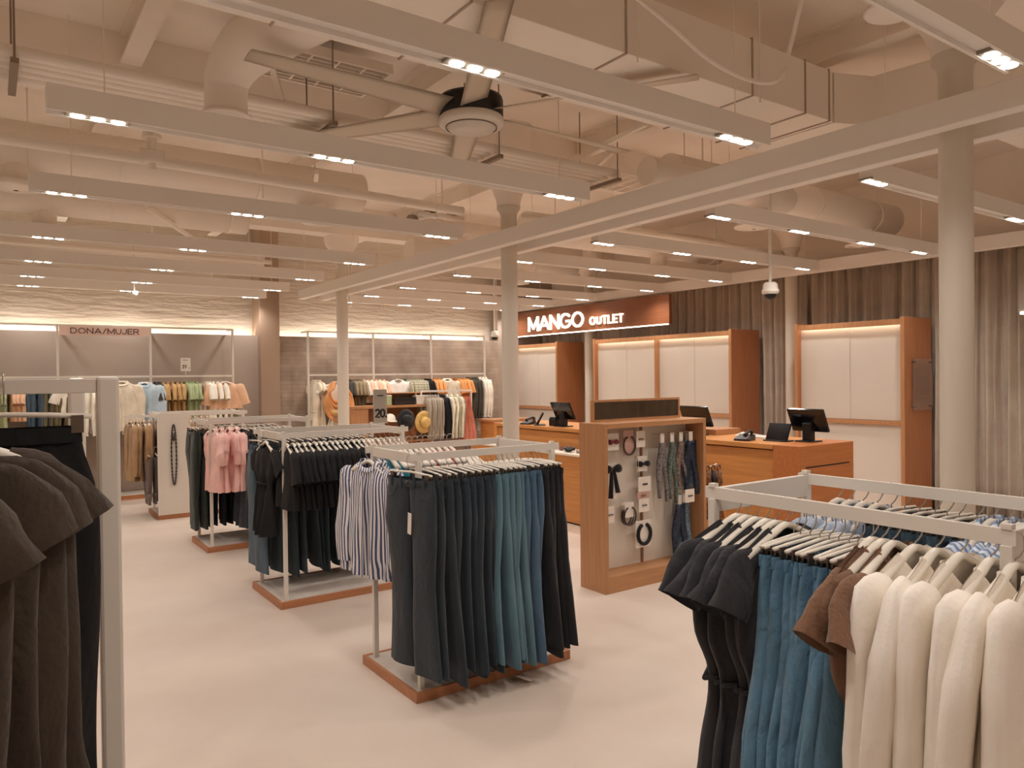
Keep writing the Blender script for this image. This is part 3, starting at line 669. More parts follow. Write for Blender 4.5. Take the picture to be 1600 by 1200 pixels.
scarf(4.99, 1.2, .42, .06, SCF[4], 'pale blue patterned scarf at the right end of upper scarves', y=4.42)
scarf(4.83, .66, .5, .09, SCF[3], 'navy patterned scarf on the lower right of the stand', y=4.36)
scarf(4.93, .66, .46, .09, SCF[4], 'pale blue scarf beside the lower navy scarf', y=4.40)
card(4.9, .72, .08, .1, 'white price card hanging before the lower scarves', d_clip(BRN), y=4.31)
t = thing('display_rod', 'thin metal rod carrying the upper row of scarves', 'rod', (4.5, 4.375, 1.2)); obj('bar', MB().cyl((.02,0,.006), (.54,0,.006), .004, n=8), STEEL, t); obj('tip', MB().cyl((.54,0,.006), (.55,0,.012), .009, n=8), WHITE, t)
LEO = mat('leopard_print', (120,76,44), .5, nscale=34, namt=.95)
for i in range(3):
    t = thing('printed_scarf', f'leopard print scarf tied on hook at stand right side, {ORD[i]} from left', 'scarf', (5.12+.05*i, 4.3-.02*i, .86))
    obj('cloth', MB().tube([(0,0,0),(.01,0,-.1),(0,.01,-.25),(.01,0,-.42)], [.02,.028,.03,.036], n=10), LEO if i != 1 else mat('black_scarf', (24,20,18), .5), t, smooth=True)
    obj('loop', MB().tube([(.022*math.cos(a*.7), 0, .02+.025*math.sin(a*.7)) for a in range(10)], .008, n=8), LEO, t, smooth=True)
t = thing('wall_hook', 'white curved hook on the right side of the accessory stand', 'hook', (5.068, 4.31, .9)); obj('arm', MB().tube([(0,0,.03),(.04,0,0),(.1,0,-.01),(.17,-.01,.01)], .008, n=8), WHITE, t, smooth=True); obj('mount', B(0,.008,-.02,.02,.01,.06), WHITE, t)

# ------------------------------------------------------------------ garments (local frame: x = width, y = thickness, -y = front, origin on top of the rail)
def interp(tab, v):
    for i in range(len(tab)-1):
        if v <= tab[i+1][0]:
            a, b_ = tab[i], tab[i+1]; q = (v-a[0])/max(1e-6, b_[0]-a[0]); q = q*q*(3-2*q)
            return a[1]+(b_[1]-a[1])*q
    return tab[-1][1]
def sheets(mb, wt, tt, top, bot, nu=20, nv=18, famp=.01, ffreq=9, ph=0, nf=0.03, nb=.0, neck=.07, slope=.42, seed=0, hem=0.0, sk=0.0):
    # top/bot: z of shoulder point at neck, hem; wt, tt: half width and half thickness tables over v
    rnd = random.Random(seed); p1, p2, p3 = [rnd.uniform(0, 6.28) for _ in range(3)]
    for side in (-1, 1):
        vs = []; fs = []
        for j in range(nv+1):
            v = j/nv; hw = interp(wt, v); ht = interp(tt, v)
            for i in range(nu+1):
                u = -1+2*i/nu; uu = math.sin(u*PI/2)
                x = uu*hw; ax = abs(uu)*interp(wt, 0)
                zn = top-(.05 if .1 < neck < .5 else 0); zt = zn-(max(0, ax-neck)*slope) if ax > neck else zn-((nf if side < 0 else nb)*(1-(ax/neck)**2))
                zb = bot+hem*math.sin(3*uu+p3)
                z = zt+(zb-zt)*v
                prof = max(0, 1-abs(uu)**2.6)**.5
                f = famp*(v**.8)*(math.sin(ffreq*uu+p1+1.3*v)+.6*math.sin(ffreq*1.7*uu+p2-2*v))+.35*famp*math.sin(5*v+p3+3*uu)
                f2 = famp*.6*math.sin((ffreq*1.3)*uu+p2+side)*v
                if neck < .5 and ax > neck*.9:
                    cl = min(1, v*11); ht = interp(tt, v)*(.06+.94*cl); z += .011*(1-cl)
                else: ht = interp(tt, v)
                y = side*ht*prof*(1+.3*math.sin(ffreq*1.4*uu+p3+2*v)*min(1, 2*v))+f+f2*prof*side
                vs.append((x+sk*v*v+famp*.7*math.sin(6*v+p2), y, z))
        for j in range(nv):
            for i in range(nu):
                q = j*(nu+1)+i; t4 = (q, q+1, q+nu+2, q+nu+1)
                fs.append(t4 if side > 0 else t4[::-1])
        mb.add(vs, fs)
    return mb
def sleeve(mb, pts, rad, n=12, flat=.45, wob=.004, seed=0):
    rnd = random.Random(seed); p = rnd.uniform(0, 6); rr = []
    P = [Vector(q) for q in pts]; m = len(P); K = (m-1)*3+1
    for k in range(K):
        s = k/3; i = min(int(s), m-2); f = s-i; c = P[i].lerp(P[i+1], f); d = (P[min(i+1, m-1)]-P[i]).normalized()
        if i > 0 and f < .5: d = (d+(P[i]-P[i-1]).normalized()*(0.5-f)*2).normalized()
        r = rad[i]+(rad[i+1]-rad[i])*f; nrm = Vector((d.z, 0, -d.x)).normalized(); ring = []
        for a in range(n):
            t = 2*PI*a/n; w_ = 1+.12*math.sin(3*t+p+s*1.7)
            ring.append(tuple(c+nrm*math.cos(t)*r*w_+Vector((0, 1, 0))*(math.sin(t)*r*flat*w_+wob*math.sin(2*s+p))))
        rr.append(ring)
    return mb.rings(rr)
def leg(mb, spec, n=18, seed=0, amp=.006, k=3):
    rnd = random.Random(seed); p = rnd.uniform(0, 6); rr = []
    for i in range(len(spec)-1):
        for q in range(3 if i < len(spec)-2 else 4):
            f = q/3; a, b_ = spec[i], spec[i+1]; z, cx, hw, ht, cy = [a[j]+(b_[j]-a[j])*f for j in range(5)]
            s = (i+f)/(len(spec)-1); ring = []
            for w_ in range(n):
                t = 2*PI*w_/n; e = amp*s*math.sin(k*t+p+2*s)+amp*.8*math.sin(2*t+5*s+p); c_, s_ = math.cos(t), math.sin(t)
                ring.append((cx+(hw+e)*math.copysign(abs(c_)**.8, c_), cy+(ht+e)*s_+amp*s*math.sin(4*s+p), z))
            rr.append(ring)
    return mb.rings(rr)
def g_hanger():
    m = MB(); hk = [(0, .021*math.cos(a), -.022+.021*math.sin(a)) for a in [-.5+i*(PI+.5)/9 for i in range(10)]]
    hk += [(0,-.021,-.045),(0,-.012,-.062),(0,-.002,-.072),(0,0,-.09)]
    out = [('hook', MB().tube(hk, .0022, n=6), STEEL, True)]
    pts = [(x, 0, -.086-.44*max(0, abs(x)-.012)) for x in [-.19+.38*i/16 for i in range(17)]]
    rad = [.010+.005*(abs(p[0])/.2) for p in pts]
    return [('hanger_body', MB().tube(pts, rad, n=10, sx=1.15, up=(0,1,0)), HWHITE, True)]+out
def g_clip():
    m = MB(); hk = [(0, .021*math.cos(a), -.022+.021*math.sin(a)) for a in [-.5+i*(PI+.5)/9 for i in range(10)]]
    hk += [(0,-.021,-.045),(0,-.012,-.062),(0,0,-.075),(0,0,-.098)]
    body = MB().tube([(-.175,0,-.104),(-.09,0,-.098),(0,0,-.094),(.09,0,-.098),(.175,0,-.104)], .0062, n=8, sx=1.1, up=(0,1,0))
    c = []
    for s in (-1, 1): c.append(('clip', MB().box(s*.145-.013, s*.145+.013, -.012, -.006, -.142, -.1).box(s*.145-.013, s*.145+.013, .006, .012, -.142, -.1).cyl((s*.145-.012,0,-.112),(s*.145+.012,0,-.112), .006, n=8), CLIPM, False))
    return [('hanger_bar', body, HWHITE, True), ('hook', MB().tube(hk, .0022, n=6), STEEL, True)]+c
def g_jeans(m, L=1.03, flare=.12, seed=0, knee=.085, half=.19, lo=0):
    r = random.Random(seed); mb = MB()
    for s in (-1, 1):
        sp = r.uniform(-.012, .02); dy = r.uniform(-.02, .02)
        leg(mb, [(-.135, s*half*.5, half*.5, .014, 0), (-.22, s*half*.53, half*.53, .024, 0), (-.36, s*(half*.55), half*.52, .034, 0), (-.45, s*(.105+sp), .095, .032, dy*.3),
                 (-.65, s*(.112+sp), knee, .026, dy), (-.135-L*.75, s*(.12+sp*1.6), (knee+flare)*.5, .024, dy*1.4), (-.135-L, s*(.135+sp*2), flare, .018, dy*1.5)], seed=seed*7+s, n=14 if lo else 20)
    out = [('trouser_legs', mb, m, True)]
    wb = MB(); rr = []
    for z, t_ in ((-.125, .0165), (-.128, .0185), (-.158, .021), (-.16, .0185)):
        rr.append([((half+.006)*math.cos(2*PI*k/24), t_*(1 if math.sin(2*PI*k/24) > 0 else .9)*math.sin(2*PI*k/24), z-(.012*math.cos(PI*.5*math.cos(2*PI*k/24)) if math.sin(2*PI*k/24) < 0 else 0)) for k in range(24)])
    out.append(('waistband', wb.rings(rr), m, True))
    if not lo:
        for x in (-.13, -.05, .06, .14): out.append(('belt_loop', B(x-.005, x+.005, -.029, -.018, -.172, -.12), m, False))
        out.append(('button', MB().cyl((0,-.022,-.145),(0,-.03,-.145), .008, n=10), CLIPM, False))
        pk = MB()
        for s in (-1, 1): pk.tube([(s*.08,-.026,-.165),(s*.09,-.033,-.2),(s*.12,-.034,-.222),(s*.165,-.022,-.225)], .0022, n=6)
        pk.tube([(.0,-.03,-.165),(0,-.036,-.24),(-.005,-.036,-.3)], .0022, n=6)
        out.append(('pocket_seam', pk, m, False))
    return out
def g_skirt(m, L=.9, seed=0, top=.17, botw=.3, famp=.016):
    mb = sheets(MB(), [(0,top),(.15,top+.03),(.5,(top+botw)/2),(1,botw)], [(0,.012),(.2,.03),(1,.045)], -.13, -.13-L, neck=1, nf=.004, slope=0, famp=famp, ffreq=11, seed=seed, nu=26, nv=18, hem=.01)
    return [('skirt_body', mb, m, True), ('waistband', sheets(MB(), [(0,top+.004),(1,top+.006)], [(0,.016),(1,.018)], -.125, -.165, neck=1, nf=.003, slope=0, famp=0, nu=16, nv=2), m, True)]
def g_dress(m, L=1.15, seed=0, cap=.13, waist=.15, hemw=.26, lo=0, bust=.21, neck=.075):
    mb = sheets(MB(), [(0,.205),(.08,bust),(.24,bust-.005),(.4,waist),(.46,waist),(.65,waist+(hemw-waist)*.4),(1,hemw)], [(0,.02),(.1,.037),(.3,.05),(.42,.035),(.6,.05),(1,.075)], -.098, -.1-L, famp=.016, ffreq=8, seed=seed, nf=.045, neck=neck, slope=.47 if neck < .1 else .62, nu=28, nv=30)
    out = [('dress_body', mb, m, True)]
    r = random.Random(seed)
    for s in (-1, 1):
        c = cap*r.uniform(.85, 1.2)
        out.append(('sleeve', sleeve(MB(), [(s*.15,0,-.165),(s*.2,0,-.195),(s*(.215+c*.3),0,-.25),(s*(.225+c*.6),r.uniform(-.02,.02),-.315)], [.035,.062,.078,.082], n=14, flat=.42, seed=seed+s), m, True))
    if waist < .25: out.append(('waist_tie', MB().tube([(-waist-.008,-.0,-.1-L*.44),(-waist*.6,-.043,-.1-L*.435),(0,-.05,-.1-L*.44),(waist*.6,-.043,-.1-L*.435),(waist+.008,0,-.1-L*.44),(waist*.6,.043,-.1-L*.435),(0,.05,-.1-L*.44),(-waist*.6,.043,-.1-L*.435),(-waist-.008,0,-.1-L*.44)], .008, n=6), m, True))
    out.append(('neckband', MB().tube([((neck+.003)*math.cos(a), -.016*(1 if math.sin(a) > 0 else -1)*abs(math.sin(a))**.5, -.1-.045*max(0, math.sin(a))-(.05*abs(math.cos(a)) if neck > .1 else 0)) for a in [2*PI*i/20 for i in range(21)]], .005, n=6), m, True))
    return out
def g_tee(m, L=.55, seed=0, w_=.21, sl=.18, sw=.075, lo=0):
    nu, nv = (14, 9) if lo else (24, 18)
    mb = sheets(MB(), [(0,.2),(.1,w_),(.5,w_-.005),(1,w_+.01)], [(0,.02),(.2,.034),(1,.04)], -.1, -.1-L, famp=.011, ffreq=7, seed=seed, nf=.05, neck=.08, slope=.5, nu=nu, nv=nv)
    out = [('body', mb, m, True)]
    for s in (-1, 1):
        out.append(('sleeve', sleeve(MB(), [(s*.15,0,-.16),(s*.205,0,-.195),(s*(.225+sl*.2),0,-.2-sl*.6),(s*(.23+sl*.3),0,-.2-sl)], [.04,sw,sw*.98,sw*.95], n=10 if lo else 14, seed=seed+s), m, True))
    if not lo: out.append(('neckband', MB().tube([(.083*math.cos(a), -.016*(1 if math.sin(a) > 0 else -1)*abs(math.sin(a))**.5, -.1-.05*max(0, math.sin(a))) for a in [2*PI*i/20 for i in range(21)]], .006, n=6), m, True))
    return out
def g_shirt(m, L=.7, seed=0, w_=.215, sleeveL=.58, cm=None, cuff=True, band=False, lo=0, sr=.065, flat=.45, collar=True):
    nu, nv = (14, 10) if lo else (26, 22)
    wt = [(0,.2),(.1,w_),(.6,w_+.01),(1,w_+.02)] if not band else [(0,.2),(.1,w_),(.8,w_+.05),(.93,w_),(1,w_-.02)]
    mb = sheets(MB(), wt, [(0,.021),(.2,.036),(1,.045)], -.098, -.1-L, famp=.014, ffreq=8, seed=seed, nf=.06, neck=.075, slope=.5, nu=nu, nv=nv)
    out = [('body', mb, m, True)]; r = random.Random(seed)
    for s in (-1, 1):
        dx = r.uniform(-.01, .02); dy = r.uniform(-.03, .03)
        out.append(('sleeve', sleeve(MB(), [(s*.15,0,-.158),(s*.2,0,-.19),(s*(.24+dx),dy*.3,-.32),(s*(.245+dx),dy,-.2-sleeveL*.6),(s*(.235+dx),dy,-.2-sleeveL)], [.04,sr+.008,sr+.004,sr,sr*.8], n=10 if lo else 14, flat=flat, seed=seed+s), m, True))
        if cuff: out.append(('cuff', sleeve(MB(), [(s*(.235+dx),dy,-.195-sleeveL),(s*(.235+dx),dy,-.255-sleeveL)], [sr*.72, sr*.7], n=12, flat=flat, seed=seed), m, True))
    if collar:
        cb = MB(); rr = []
        for (z, k) in ((-.108,.082),(-.082,.074),(-.075,.076),(-.1,.1)):
            rr.append([(k*math.cos(a), (-.022 if math.sin(a) > 0 else .022)*abs(math.sin(a))**.6*(k/.08), z-.05*max(0, math.sin(a))) for a in [2*PI*i/20 for i in range(20)]])
        out.append(('collar', cb.rings(rr), cm or m, True))
    if not lo:
        out.append(('button_placket', MB().add([(-.014,-.048,-.17),(.014,-.048,-.17),(.016,-.058,-.1-L*.6),(-.012,-.058,-.1-L*.6),(.016,-.062,-.1-L),(-.012,-.062,-.1-L)], [(0,1,2,3),(3,2,4,5)]), m, True))
    return out
def g_trousers(m, L=1.0, seed=0, lo=0):
    return g_jeans(m, L=L, flare=.115, seed=seed, knee=.1, lo=1)
def g_bra(m, seed=0):
    mb = sheets(MB(), [(0,.12),(.4,.17),(1,.16)], [(0,.01),(.5,.045),(1,.03)], -.105, -.34, famp=.008, ffreq=6, seed=seed, nf=.05, neck=.05, slope=.3, nu=16, nv=10)
    return [('body', mb, m, True), ('strap', MB().tube([(-.09,0,-.12),(-.09,-.005,-.095),(-.085,.004,-.12)], .005, n=6).tube([(.09,0,-.12),(.09,-.005,-.095),(.085,.004,-.12)], .005, n=6), m, True)]
PROTO = {}
def proto(key, fn, *a, **k):
    if key not in PROTO:
        PROTO[key] = [(n, mb.mesh(n, m, sm)) for (n, mb, m, sm) in fn(*a, **k)]
    return PROTO[key]
def place(name, parts, loc, rz, label, cat, group=None, root=None, tilt=0):
    o = bpy.data.objects.new(name, None); COL.objects.link(o); o.empty_display_size = .05
    o.location = loc; o.rotation_euler = (tilt, 0, rz); o['label'] = label; o['category'] = cat
    if group: o['group'] = group
    for (n, me) in parts:
        c = bpy.data.objects.new(n, me); COL.objects.link(c); c.parent = o
    return o
HANG = proto('hanger', g_hanger); CLIP = proto('clip', g_clip)
rj = random.Random(99)
def hang(seq, origin, axis, names, start=0.0, facing=None, hangers=True, jit=.07):
    """seq: list of dicts(n, gap, kind, make(seed)->parts key, nm, lab, cat, ...). axis: unit vector of the rail"""
    ox, oy, oz = origin; pos_ = start; rail_nm, end = names
    for g in seq:
        for k in range(g['n']):
            gx, gy = ox+axis[0]*pos_, oy+axis[1]*pos_
            base = -PI/2 if axis[0] else 0
            if facing is not None: base = facing
            rz = base+rj.uniform(-jit, jit)+g.get('rot', 0)
            dz = g.get('dz', 0)
            if g['n'] == 1: w_ = f"{g['lab']}, on the {rail_nm}"; hw = f"holding the {g['lab']}"
            else: w_ = f"{g['lab']}, {ORD[k]} of these from {end}, {rail_nm}"; hw = f"of the {ORD[k]} {g.get('short', g['lab'])} from {end}"
            if g.get('parts'):
                ps = g['parts'][k % len(g['parts'])]
                place(g['nm'], ps, (gx, gy, oz+dz), rz, w_, g['cat'], g['grp'])
            if hangers:
                hp = CLIP if g.get('clip') else HANG
                if g.get('parts'): hl = f"{'clip ' if g.get('clip') else ''}hanger {hw}, {rail_nm}"; hl = ' '.join(hl.split()[:16])
                else: hl = f"empty {'clip ' if g.get('clip') else ''}hanger, {ORD[k]} of the empty ones from {end}, {rail_nm}"
                place('clip_hanger' if g.get('clip') else 'clothes_hanger', hp, (gx, gy, oz+dz), rz, hl, 'hanger', 'hangers on the '+rail_nm)
            pos_ += g['gap']*rj.uniform(.8, 1.2)
    return pos_
def G(n, gap, nm, lab, cat, grp, parts, clip=False, **k):
    d = dict(n=n, gap=gap, nm=nm, lab=lab, cat=cat, grp=grp, parts=parts, clip=clip); d.update(k); return d
# ------------------------------------------------------------------ floor racks
def floor_rack(x, y, W, D, H, label, base=True, sheet=False, long_axis='x'):
    t = thing('clothes_rack', label, 'clothes rack', (x, y, 0)); p = .028
    if base:
        obj('base_plinth', MB().box(-.04, W+.06, -.06, -.04, 0, .055).box(-.04, W+.06, D+.04, D+.06, 0, .055).box(-.06, -.04, -.06, D+.06, 0, .055).box(W+.06, W+.08, -.06, D+.06, 0, .055), WOODB, t, bevel=.003)
        obj('base_top', B(-.04, W+.06, -.04, D+.04, .01, .05), mat('base_grey', (206,198,188), .6, nscale=20, namt=.04), t)
    for (a, b_) in ((0,0),(W,0),(0,D),(W,D)):
        obj('post', B(a-p/2, a+p/2, b_-p/2, b_+p/2, .05 if base else 0, H-.04), WHITE, t, bevel=.002)
        obj('post_cap', B(a-.012, a+.012, b_-.012, b_+.012, H, H+.012), WHITE, t)
    if long_axis == 'x':
        for b_ in (0, D): obj('hanging_rail', B(-.05, W+.05, b_-.008, b_+.008, H-.04, H), WHITE, t, bevel=.001)
        for a in (0, W):
            obj('end_bar', B(a-.01, a+.01, .008, D-.008, H-.06, H-.005), WHITE, t, bevel=.001)
    else:
        for a in (0, W): obj('hanging_rail', B(a-.008, a+.008, -.02, D+.03, H-.04, H), WHITE, t, bevel=.001)
        for b_ in (0, D): obj('end_bar', B(.008, W-.008, b_-.012, b_+.012, H-.085, H-.005), WHITE, t, bevel=.001)
    return t
RH = 1.30
floor_rack(1.86, 3.5, .9, .56, RH, 'white metal jeans rack on wooden plinth in the picture centre')
floor_rack(1.80, 5.5, .98, .6, RH, 'white metal rack of black tops on wooden plinth, second from front')
floor_rack(1.80, 7.73, .98, .56, RH, 'white metal rack with pink shirts on wooden plinth, third from front')
floor_rack(1.74, 9.93, .98, .56, RH, 'white metal rack with white end sheet on wooden plinth, farthest of row')
t = thing('end_sheet', 'white perforated end sheet closing front of the farthest floor rack', 'panel', (1.70, 9.86, .056))
obj('sheet', B(-.02, .36, 0, .015, 0, 1.245), OFFW, t); obj('fold_edge', B(-.022, -.005, -.012, .0, 0, 1.245), WHITE, t)
t = thing('necklace', 'long dark bead necklace hanging on the white end sheet', 'necklace', (1.86, 9.84, 1.16))
obj('bead_string', MB().tube([(.028*math.sin(i/90*2*PI), 0, -.37+.37*math.cos(i/90*2*PI)) for i in range(91)], [.005+.007*abs(math.sin(i*1.57)) for i in range(91)], n=8), mat('bead_dark', (60,50,46), .4), t, smooth=True)
obj('pendant', MB().lathe([(0,.05),(.02,.02),(.024,-.02),(0,-.05)], c=(.0,-.01,-.16), n=10), mat('bead_dark', (60,50,46), .4), t, smooth=True)

# ---- denims and cloths
D1 = denim('denim_green_black', (34,44,52)); D2 = denim('denim_navy', (34,46,56)); D3 = denim('denim_deep', (42,58,66)); D4 = denim('denim_teal', (88,120,134), .6)
D5 = denim('denim_mid', (70,98,122), .7); D6 = fabric('black_twill', (22,23,27)); D7 = denim('denim_blue', (50,74,92))
J = lambda m, s, **k: proto(('j', m.name, s, tuple(k.items())), g_jeans, m, seed=s, **k)
jl = lambda m, base=0, **k: [J(m, base+s, L=(1.0, 1.05, 1.025)[s], **k) for s in range(3)]
NJ = ('centre rack near rail', 'left')
p = hang([
 G(1,.105,'jeans','very dark flared jeans with swing tag facing out','jeans','dark flared jeans', jl(D1,1,flare=.105), True, rot=.2),
 G(3,.05,'jeans','dark green-black wide flared jeans','jeans','dark flared jeans', jl(D1,4,flare=.125), True, short='green-black jeans'),
 G(5,.042,'jeans','dark navy wide jeans','jeans','navy jeans', jl(D2,8,flare=.12), True, short='navy jeans'),
 G(5,.038,'jeans','light teal raw-hem jeans','jeans','teal jeans', jl(D4,12,flare=.11), True, short='teal jeans'),
 G(3,.045,'jeans','mid blue raw-hem jeans','jeans','mid blue jeans', jl(D5,16,flare=.11), True, short='mid blue jeans'),
 G(4,.034,'trousers','black flared trousers','trousers','black trousers', jl(D6,20,flare=.115), True, short='black trousers'),
 ], (1.86, 3.5, RH), (1,0), NJ, start=-.048, jit=.05)
o = tag(obj('swing_tag', B(-.018,.018,-.0015,.0015,-.11,0), CARD), 'white swing tag hanging on the first dark jeans of centre rack', 'price tag'); o.location = (1.775, 3.44, 1.0); o.rotation_euler = (0, .08, -PI/2)
o = tag(obj('swing_tag', B(-.03,.03,-.04,.04,0,.004), CARD), 'white tag lying on the floor below the jeans rack', 'price tag'); o.location = (2.42, 3.33, .02); o.rotation_euler = (.2, .3, .6)
# raw hem threads
STR = stripes('blue_stripe', (228,226,226), (66,80,120), 42, 0, .5)
BL = [proto(('bl', s), g_shirt, STR, L=.66, seed=s, w_=.235, sleeveL=.5, band=True, sr=.075, cm=STR) for s in (31, 32)]
TURQ = mat('turquoise', (0,140,156), .4, nscale=10, namt=.2, sheen=.2); REDF = mat('red_lace', (200,28,38), .5, nscale=12, namt=.2)
TB = [proto(('tq', s), g_bra, TURQ, seed=s) for s in (1,2)]; RB = [proto(('rd', s), g_bra, REDF, seed=s) for s in (1,2)]; 
FL = mat('floral_dark', (90,60,80), .7, nscale=30, namt=.9); FB = [proto(('fl', s), g_bra, FL, seed=s) for s in (1,2)]
hang([
 G(1,.045,'striped_blouse','blue and white striped blouse facing out','blouse','striped blouses', [BL[0]], rot=.12),
 G(1,.07,'striped_blouse','second blue and white striped blouse behind the first','blouse','striped blouses', [BL[1]], rot=.08),
 G(6,.035,'swim_bra','turquoise shiny top','top','turquoise tops', TB, short='turquoise top', dz=.045),
 G(7,.04,'swim_bra','bright red top','top','red tops', RB, short='red top', dz=.045),
 G(5,.03,'','', 'hanger','',None)], (1.83, 4.06, RH), (1,0), ('centre rack far rail','left'), start=.0)
# ---- second rack
BLK = fabric('black_jersey', (17,16,18), .9, .1, .15, 0); BEI = fabric('beige_jersey', (206,184,168)); NAVY = denim('denim_dark_far', (40,58,70)); DBL = denim('denim_far_blue', (62,84,100))
BT = [proto(('bt', s), g_tee, BLK, L=.46, seed=s, sl=.16) for s in (1,2)]
BG = [proto(('bg', s), g_tee, BEI, L=.5, seed=s, sl=.18) for s in (1,2)]
NR2 = ('second rack near rail', 'left')
hang([G(14,.043,'knit_tee','plain black short top','top','black tops', BT, short='black top'),
      G(9,.042,'knit_tee','pinkish beige short top','top','beige tops', BG, short='beige top')], (1.80, 5.5, RH), (1,0), NR2, start=.02)
hang([G(1,.09,'jeans','mid blue wide-leg jeans at the open end','jeans','wide blue jeans', jl(DBL,40,flare=.13), True, rot=.12),
      G(1,.08,'jeans','dark blue wide-leg jeans behind the first pair','jeans','wide blue jeans', jl(NAVY,43,flare=.13), True, rot=.08),
      G(4,.06,'jeans','faded denim wide jeans','jeans','wide denim jeans', jl(D3,46,flare=.14), True, short='faded jeans'),
      G(9,.06,'jeans','inky blue wide jeans','jeans','wide denim jeans', jl(NAVY,49,flare=.13), True, short='inky jeans')], (1.78, 6.1, RH), (1,0), ('second rack far rail','left'), start=.0)
place('black_dress', proto('bdress', g_dress, BLK, L=.7, seed=5, hemw=.2), (1.77, 5.84, RH), -PI/2+.02, 'black pointed top hanging on the left end bar of second rack', 'top'); place('clothes_hanger', HANG, (1.77, 5.84, RH), -PI/2+.02, 'white hanger on the left end bar of the second rack', 'hanger')
o = tag(obj('swing_tag', B(-.018,.018,-.0015,.0015,-.12,0), CARD), 'white swing tag on the first black top of second rack', 'price tag'); o.location = (1.80, 5.33, 1.13); o.rotation_euler = (0, 0, -PI/2)
# ---- third rack
PNKF = fabric('pink_cotton', (238,192,184)); BLK2 = fabric('dark_navy_twill', (32,40,52)); GRNB = fabric('dark_green_twill', (40,50,44))
PS = [proto(('pk', s), g_shirt, PNKF, L=.6, seed=s, sleeveL=.22, cuff=False, sr=.085) for s in (1,2,3)]
SK = [proto(('sk', s), g_skirt, BLK2, L=.95, seed=s) for s in (1,2)]
hang([G(4,.07,'pink_shirt','pale pink loose short-sleeved shirt','shirt','pink shirts', PS, short='pink shirt'),
      G(10,.05,'long_skirt','long dark navy skirt','skirt','navy skirts', SK, True, short='navy skirt')], (1.80, 7.73, RH), (1,0), ('third rack near rail','left'), start=.03)
TG = [proto(('tg', s), g_trousers, GRNB, L=1.0, seed=s) for s in (1,2)]; TK = [proto(('tk', s), g_trousers, BLK, L=.98, seed=s) for s in (1,2)]
hang([G(3,.05,'trousers','dark green straight trousers','trousers','dark green trousers', TG, True, short='green trousers'),
      G(11,.07,'trousers','black wide trousers','trousers','black wide trousers', TK, True, short='black trousers')], (1.78, 8.29, RH), (1,0), ('third rack far rail','left'), start=-.04)
# ---- fourth rack
KH = fabric('khaki_linen', (166,132,92)); KS = [proto(('kh', s), g_shirt, KH, L=.72, seed=s, sleeveL=.5) for s in (1,2)]
GYS = [proto(('gy', s), g_trousers, fabric('grey_brown_twill', (96,80,72)), L=.55, seed=s) for s in (1,2)]
hang([G(4,.07,'khaki_jacket','khaki brown long-sleeved jacket','jacket','khaki jackets', KS, short='khaki jacket')], (1.46, 10.35, 1.28), (1,0), ('farthest floor rack left end','left'), jit=.2)
hang([G(9,.08,'khaki_jacket','khaki jacket','jacket','khaki jackets inside rack', KS, short='inner khaki jacket'), ], (1.80, 10.49, RH), (1,0), ('farthest floor rack far rail','left'))
hang([G(2,.09,'shorts','grey-brown knee shorts','shorts','grey-brown shorts', GYS, True, short='grey-brown shorts')], (1.60, 10.1, .88), (1,0), ('farthest floor rack lower left','left'))
t = thing('side_arm', 'white straight arm holding khaki jackets at the farthest floor rack', 'rail', (1.38, 10.35, 1.24)); obj('bar', B(0, .36, -.008, .008, 0, .03), WHITE, t); obj('mount', B(.34, .37, -.2, .2, -.01, .03), WHITE, t)
t = thing('wooden_plinth', 'low wooden plinth on the floor against the left wall display', 'plinth', (.7, 11.84, 0)); obj('board', B(0, 1.6, 0, .42, 0, .06), WOODB, t); obj('top_plate', B(.02, 1.58, .02, .42, .06, .065), WHITE, t)
# ---- 20 price sign, 27 sign
INK = mat('sign_ink', (40,38,36), .6)
t = thing('price_sign', 'grey upright price sign reading 20 on the second rack', 'sign', (2.80, 6.1, 1.3))
obj('plate', B(-.0, .13, -.006, .0, 0, .30), mat('sign_grey', (176,170,158), .5), t, bevel=.001); obj('foot', B(.03,.1,-.02,.012,-.02,.0), WHITE, t)
write('20', .085, .018, (.018, -.0065, .045), (1,0,0), (0,-1,0), t, INK, .002, gap=.12, name='digit', wide=.75); write('.', .085, .014, (.118, -.0065, .045), (1,0,0), (0,-1,0), t, INK, .002, name='digit', wide=.5)
obj('small_text', B(.035,.095,-.0085,-.006,.24,.25), INK, t)
t = thing('price_sign', 'small white price sign reading 27 above the left wall rail', 'sign', (2.38, 12.0, 1.84))
obj('plate', B(0, .14, -.006, 0, 0, .2), mat('sign_white', (226,220,210), .5), t); obj('stem', MB().cyl((.07,0,-.05),(.07,0,0), .006, n=8), WHITE, t)
write('27', .055, .012, (.024, -.0065, .04), (1,0,0), (0,-1,0), t, INK, .002, gap=.14, name='digit', wide=.8); write('.', .055, .012, (.118, -.0065, .04), (1,0,0), (0,-1,0), t, INK, .002, name='digit', wide=.5)
obj('small_text', B(.03,.1,-.0085,-.006,.165,.172), INK, t)

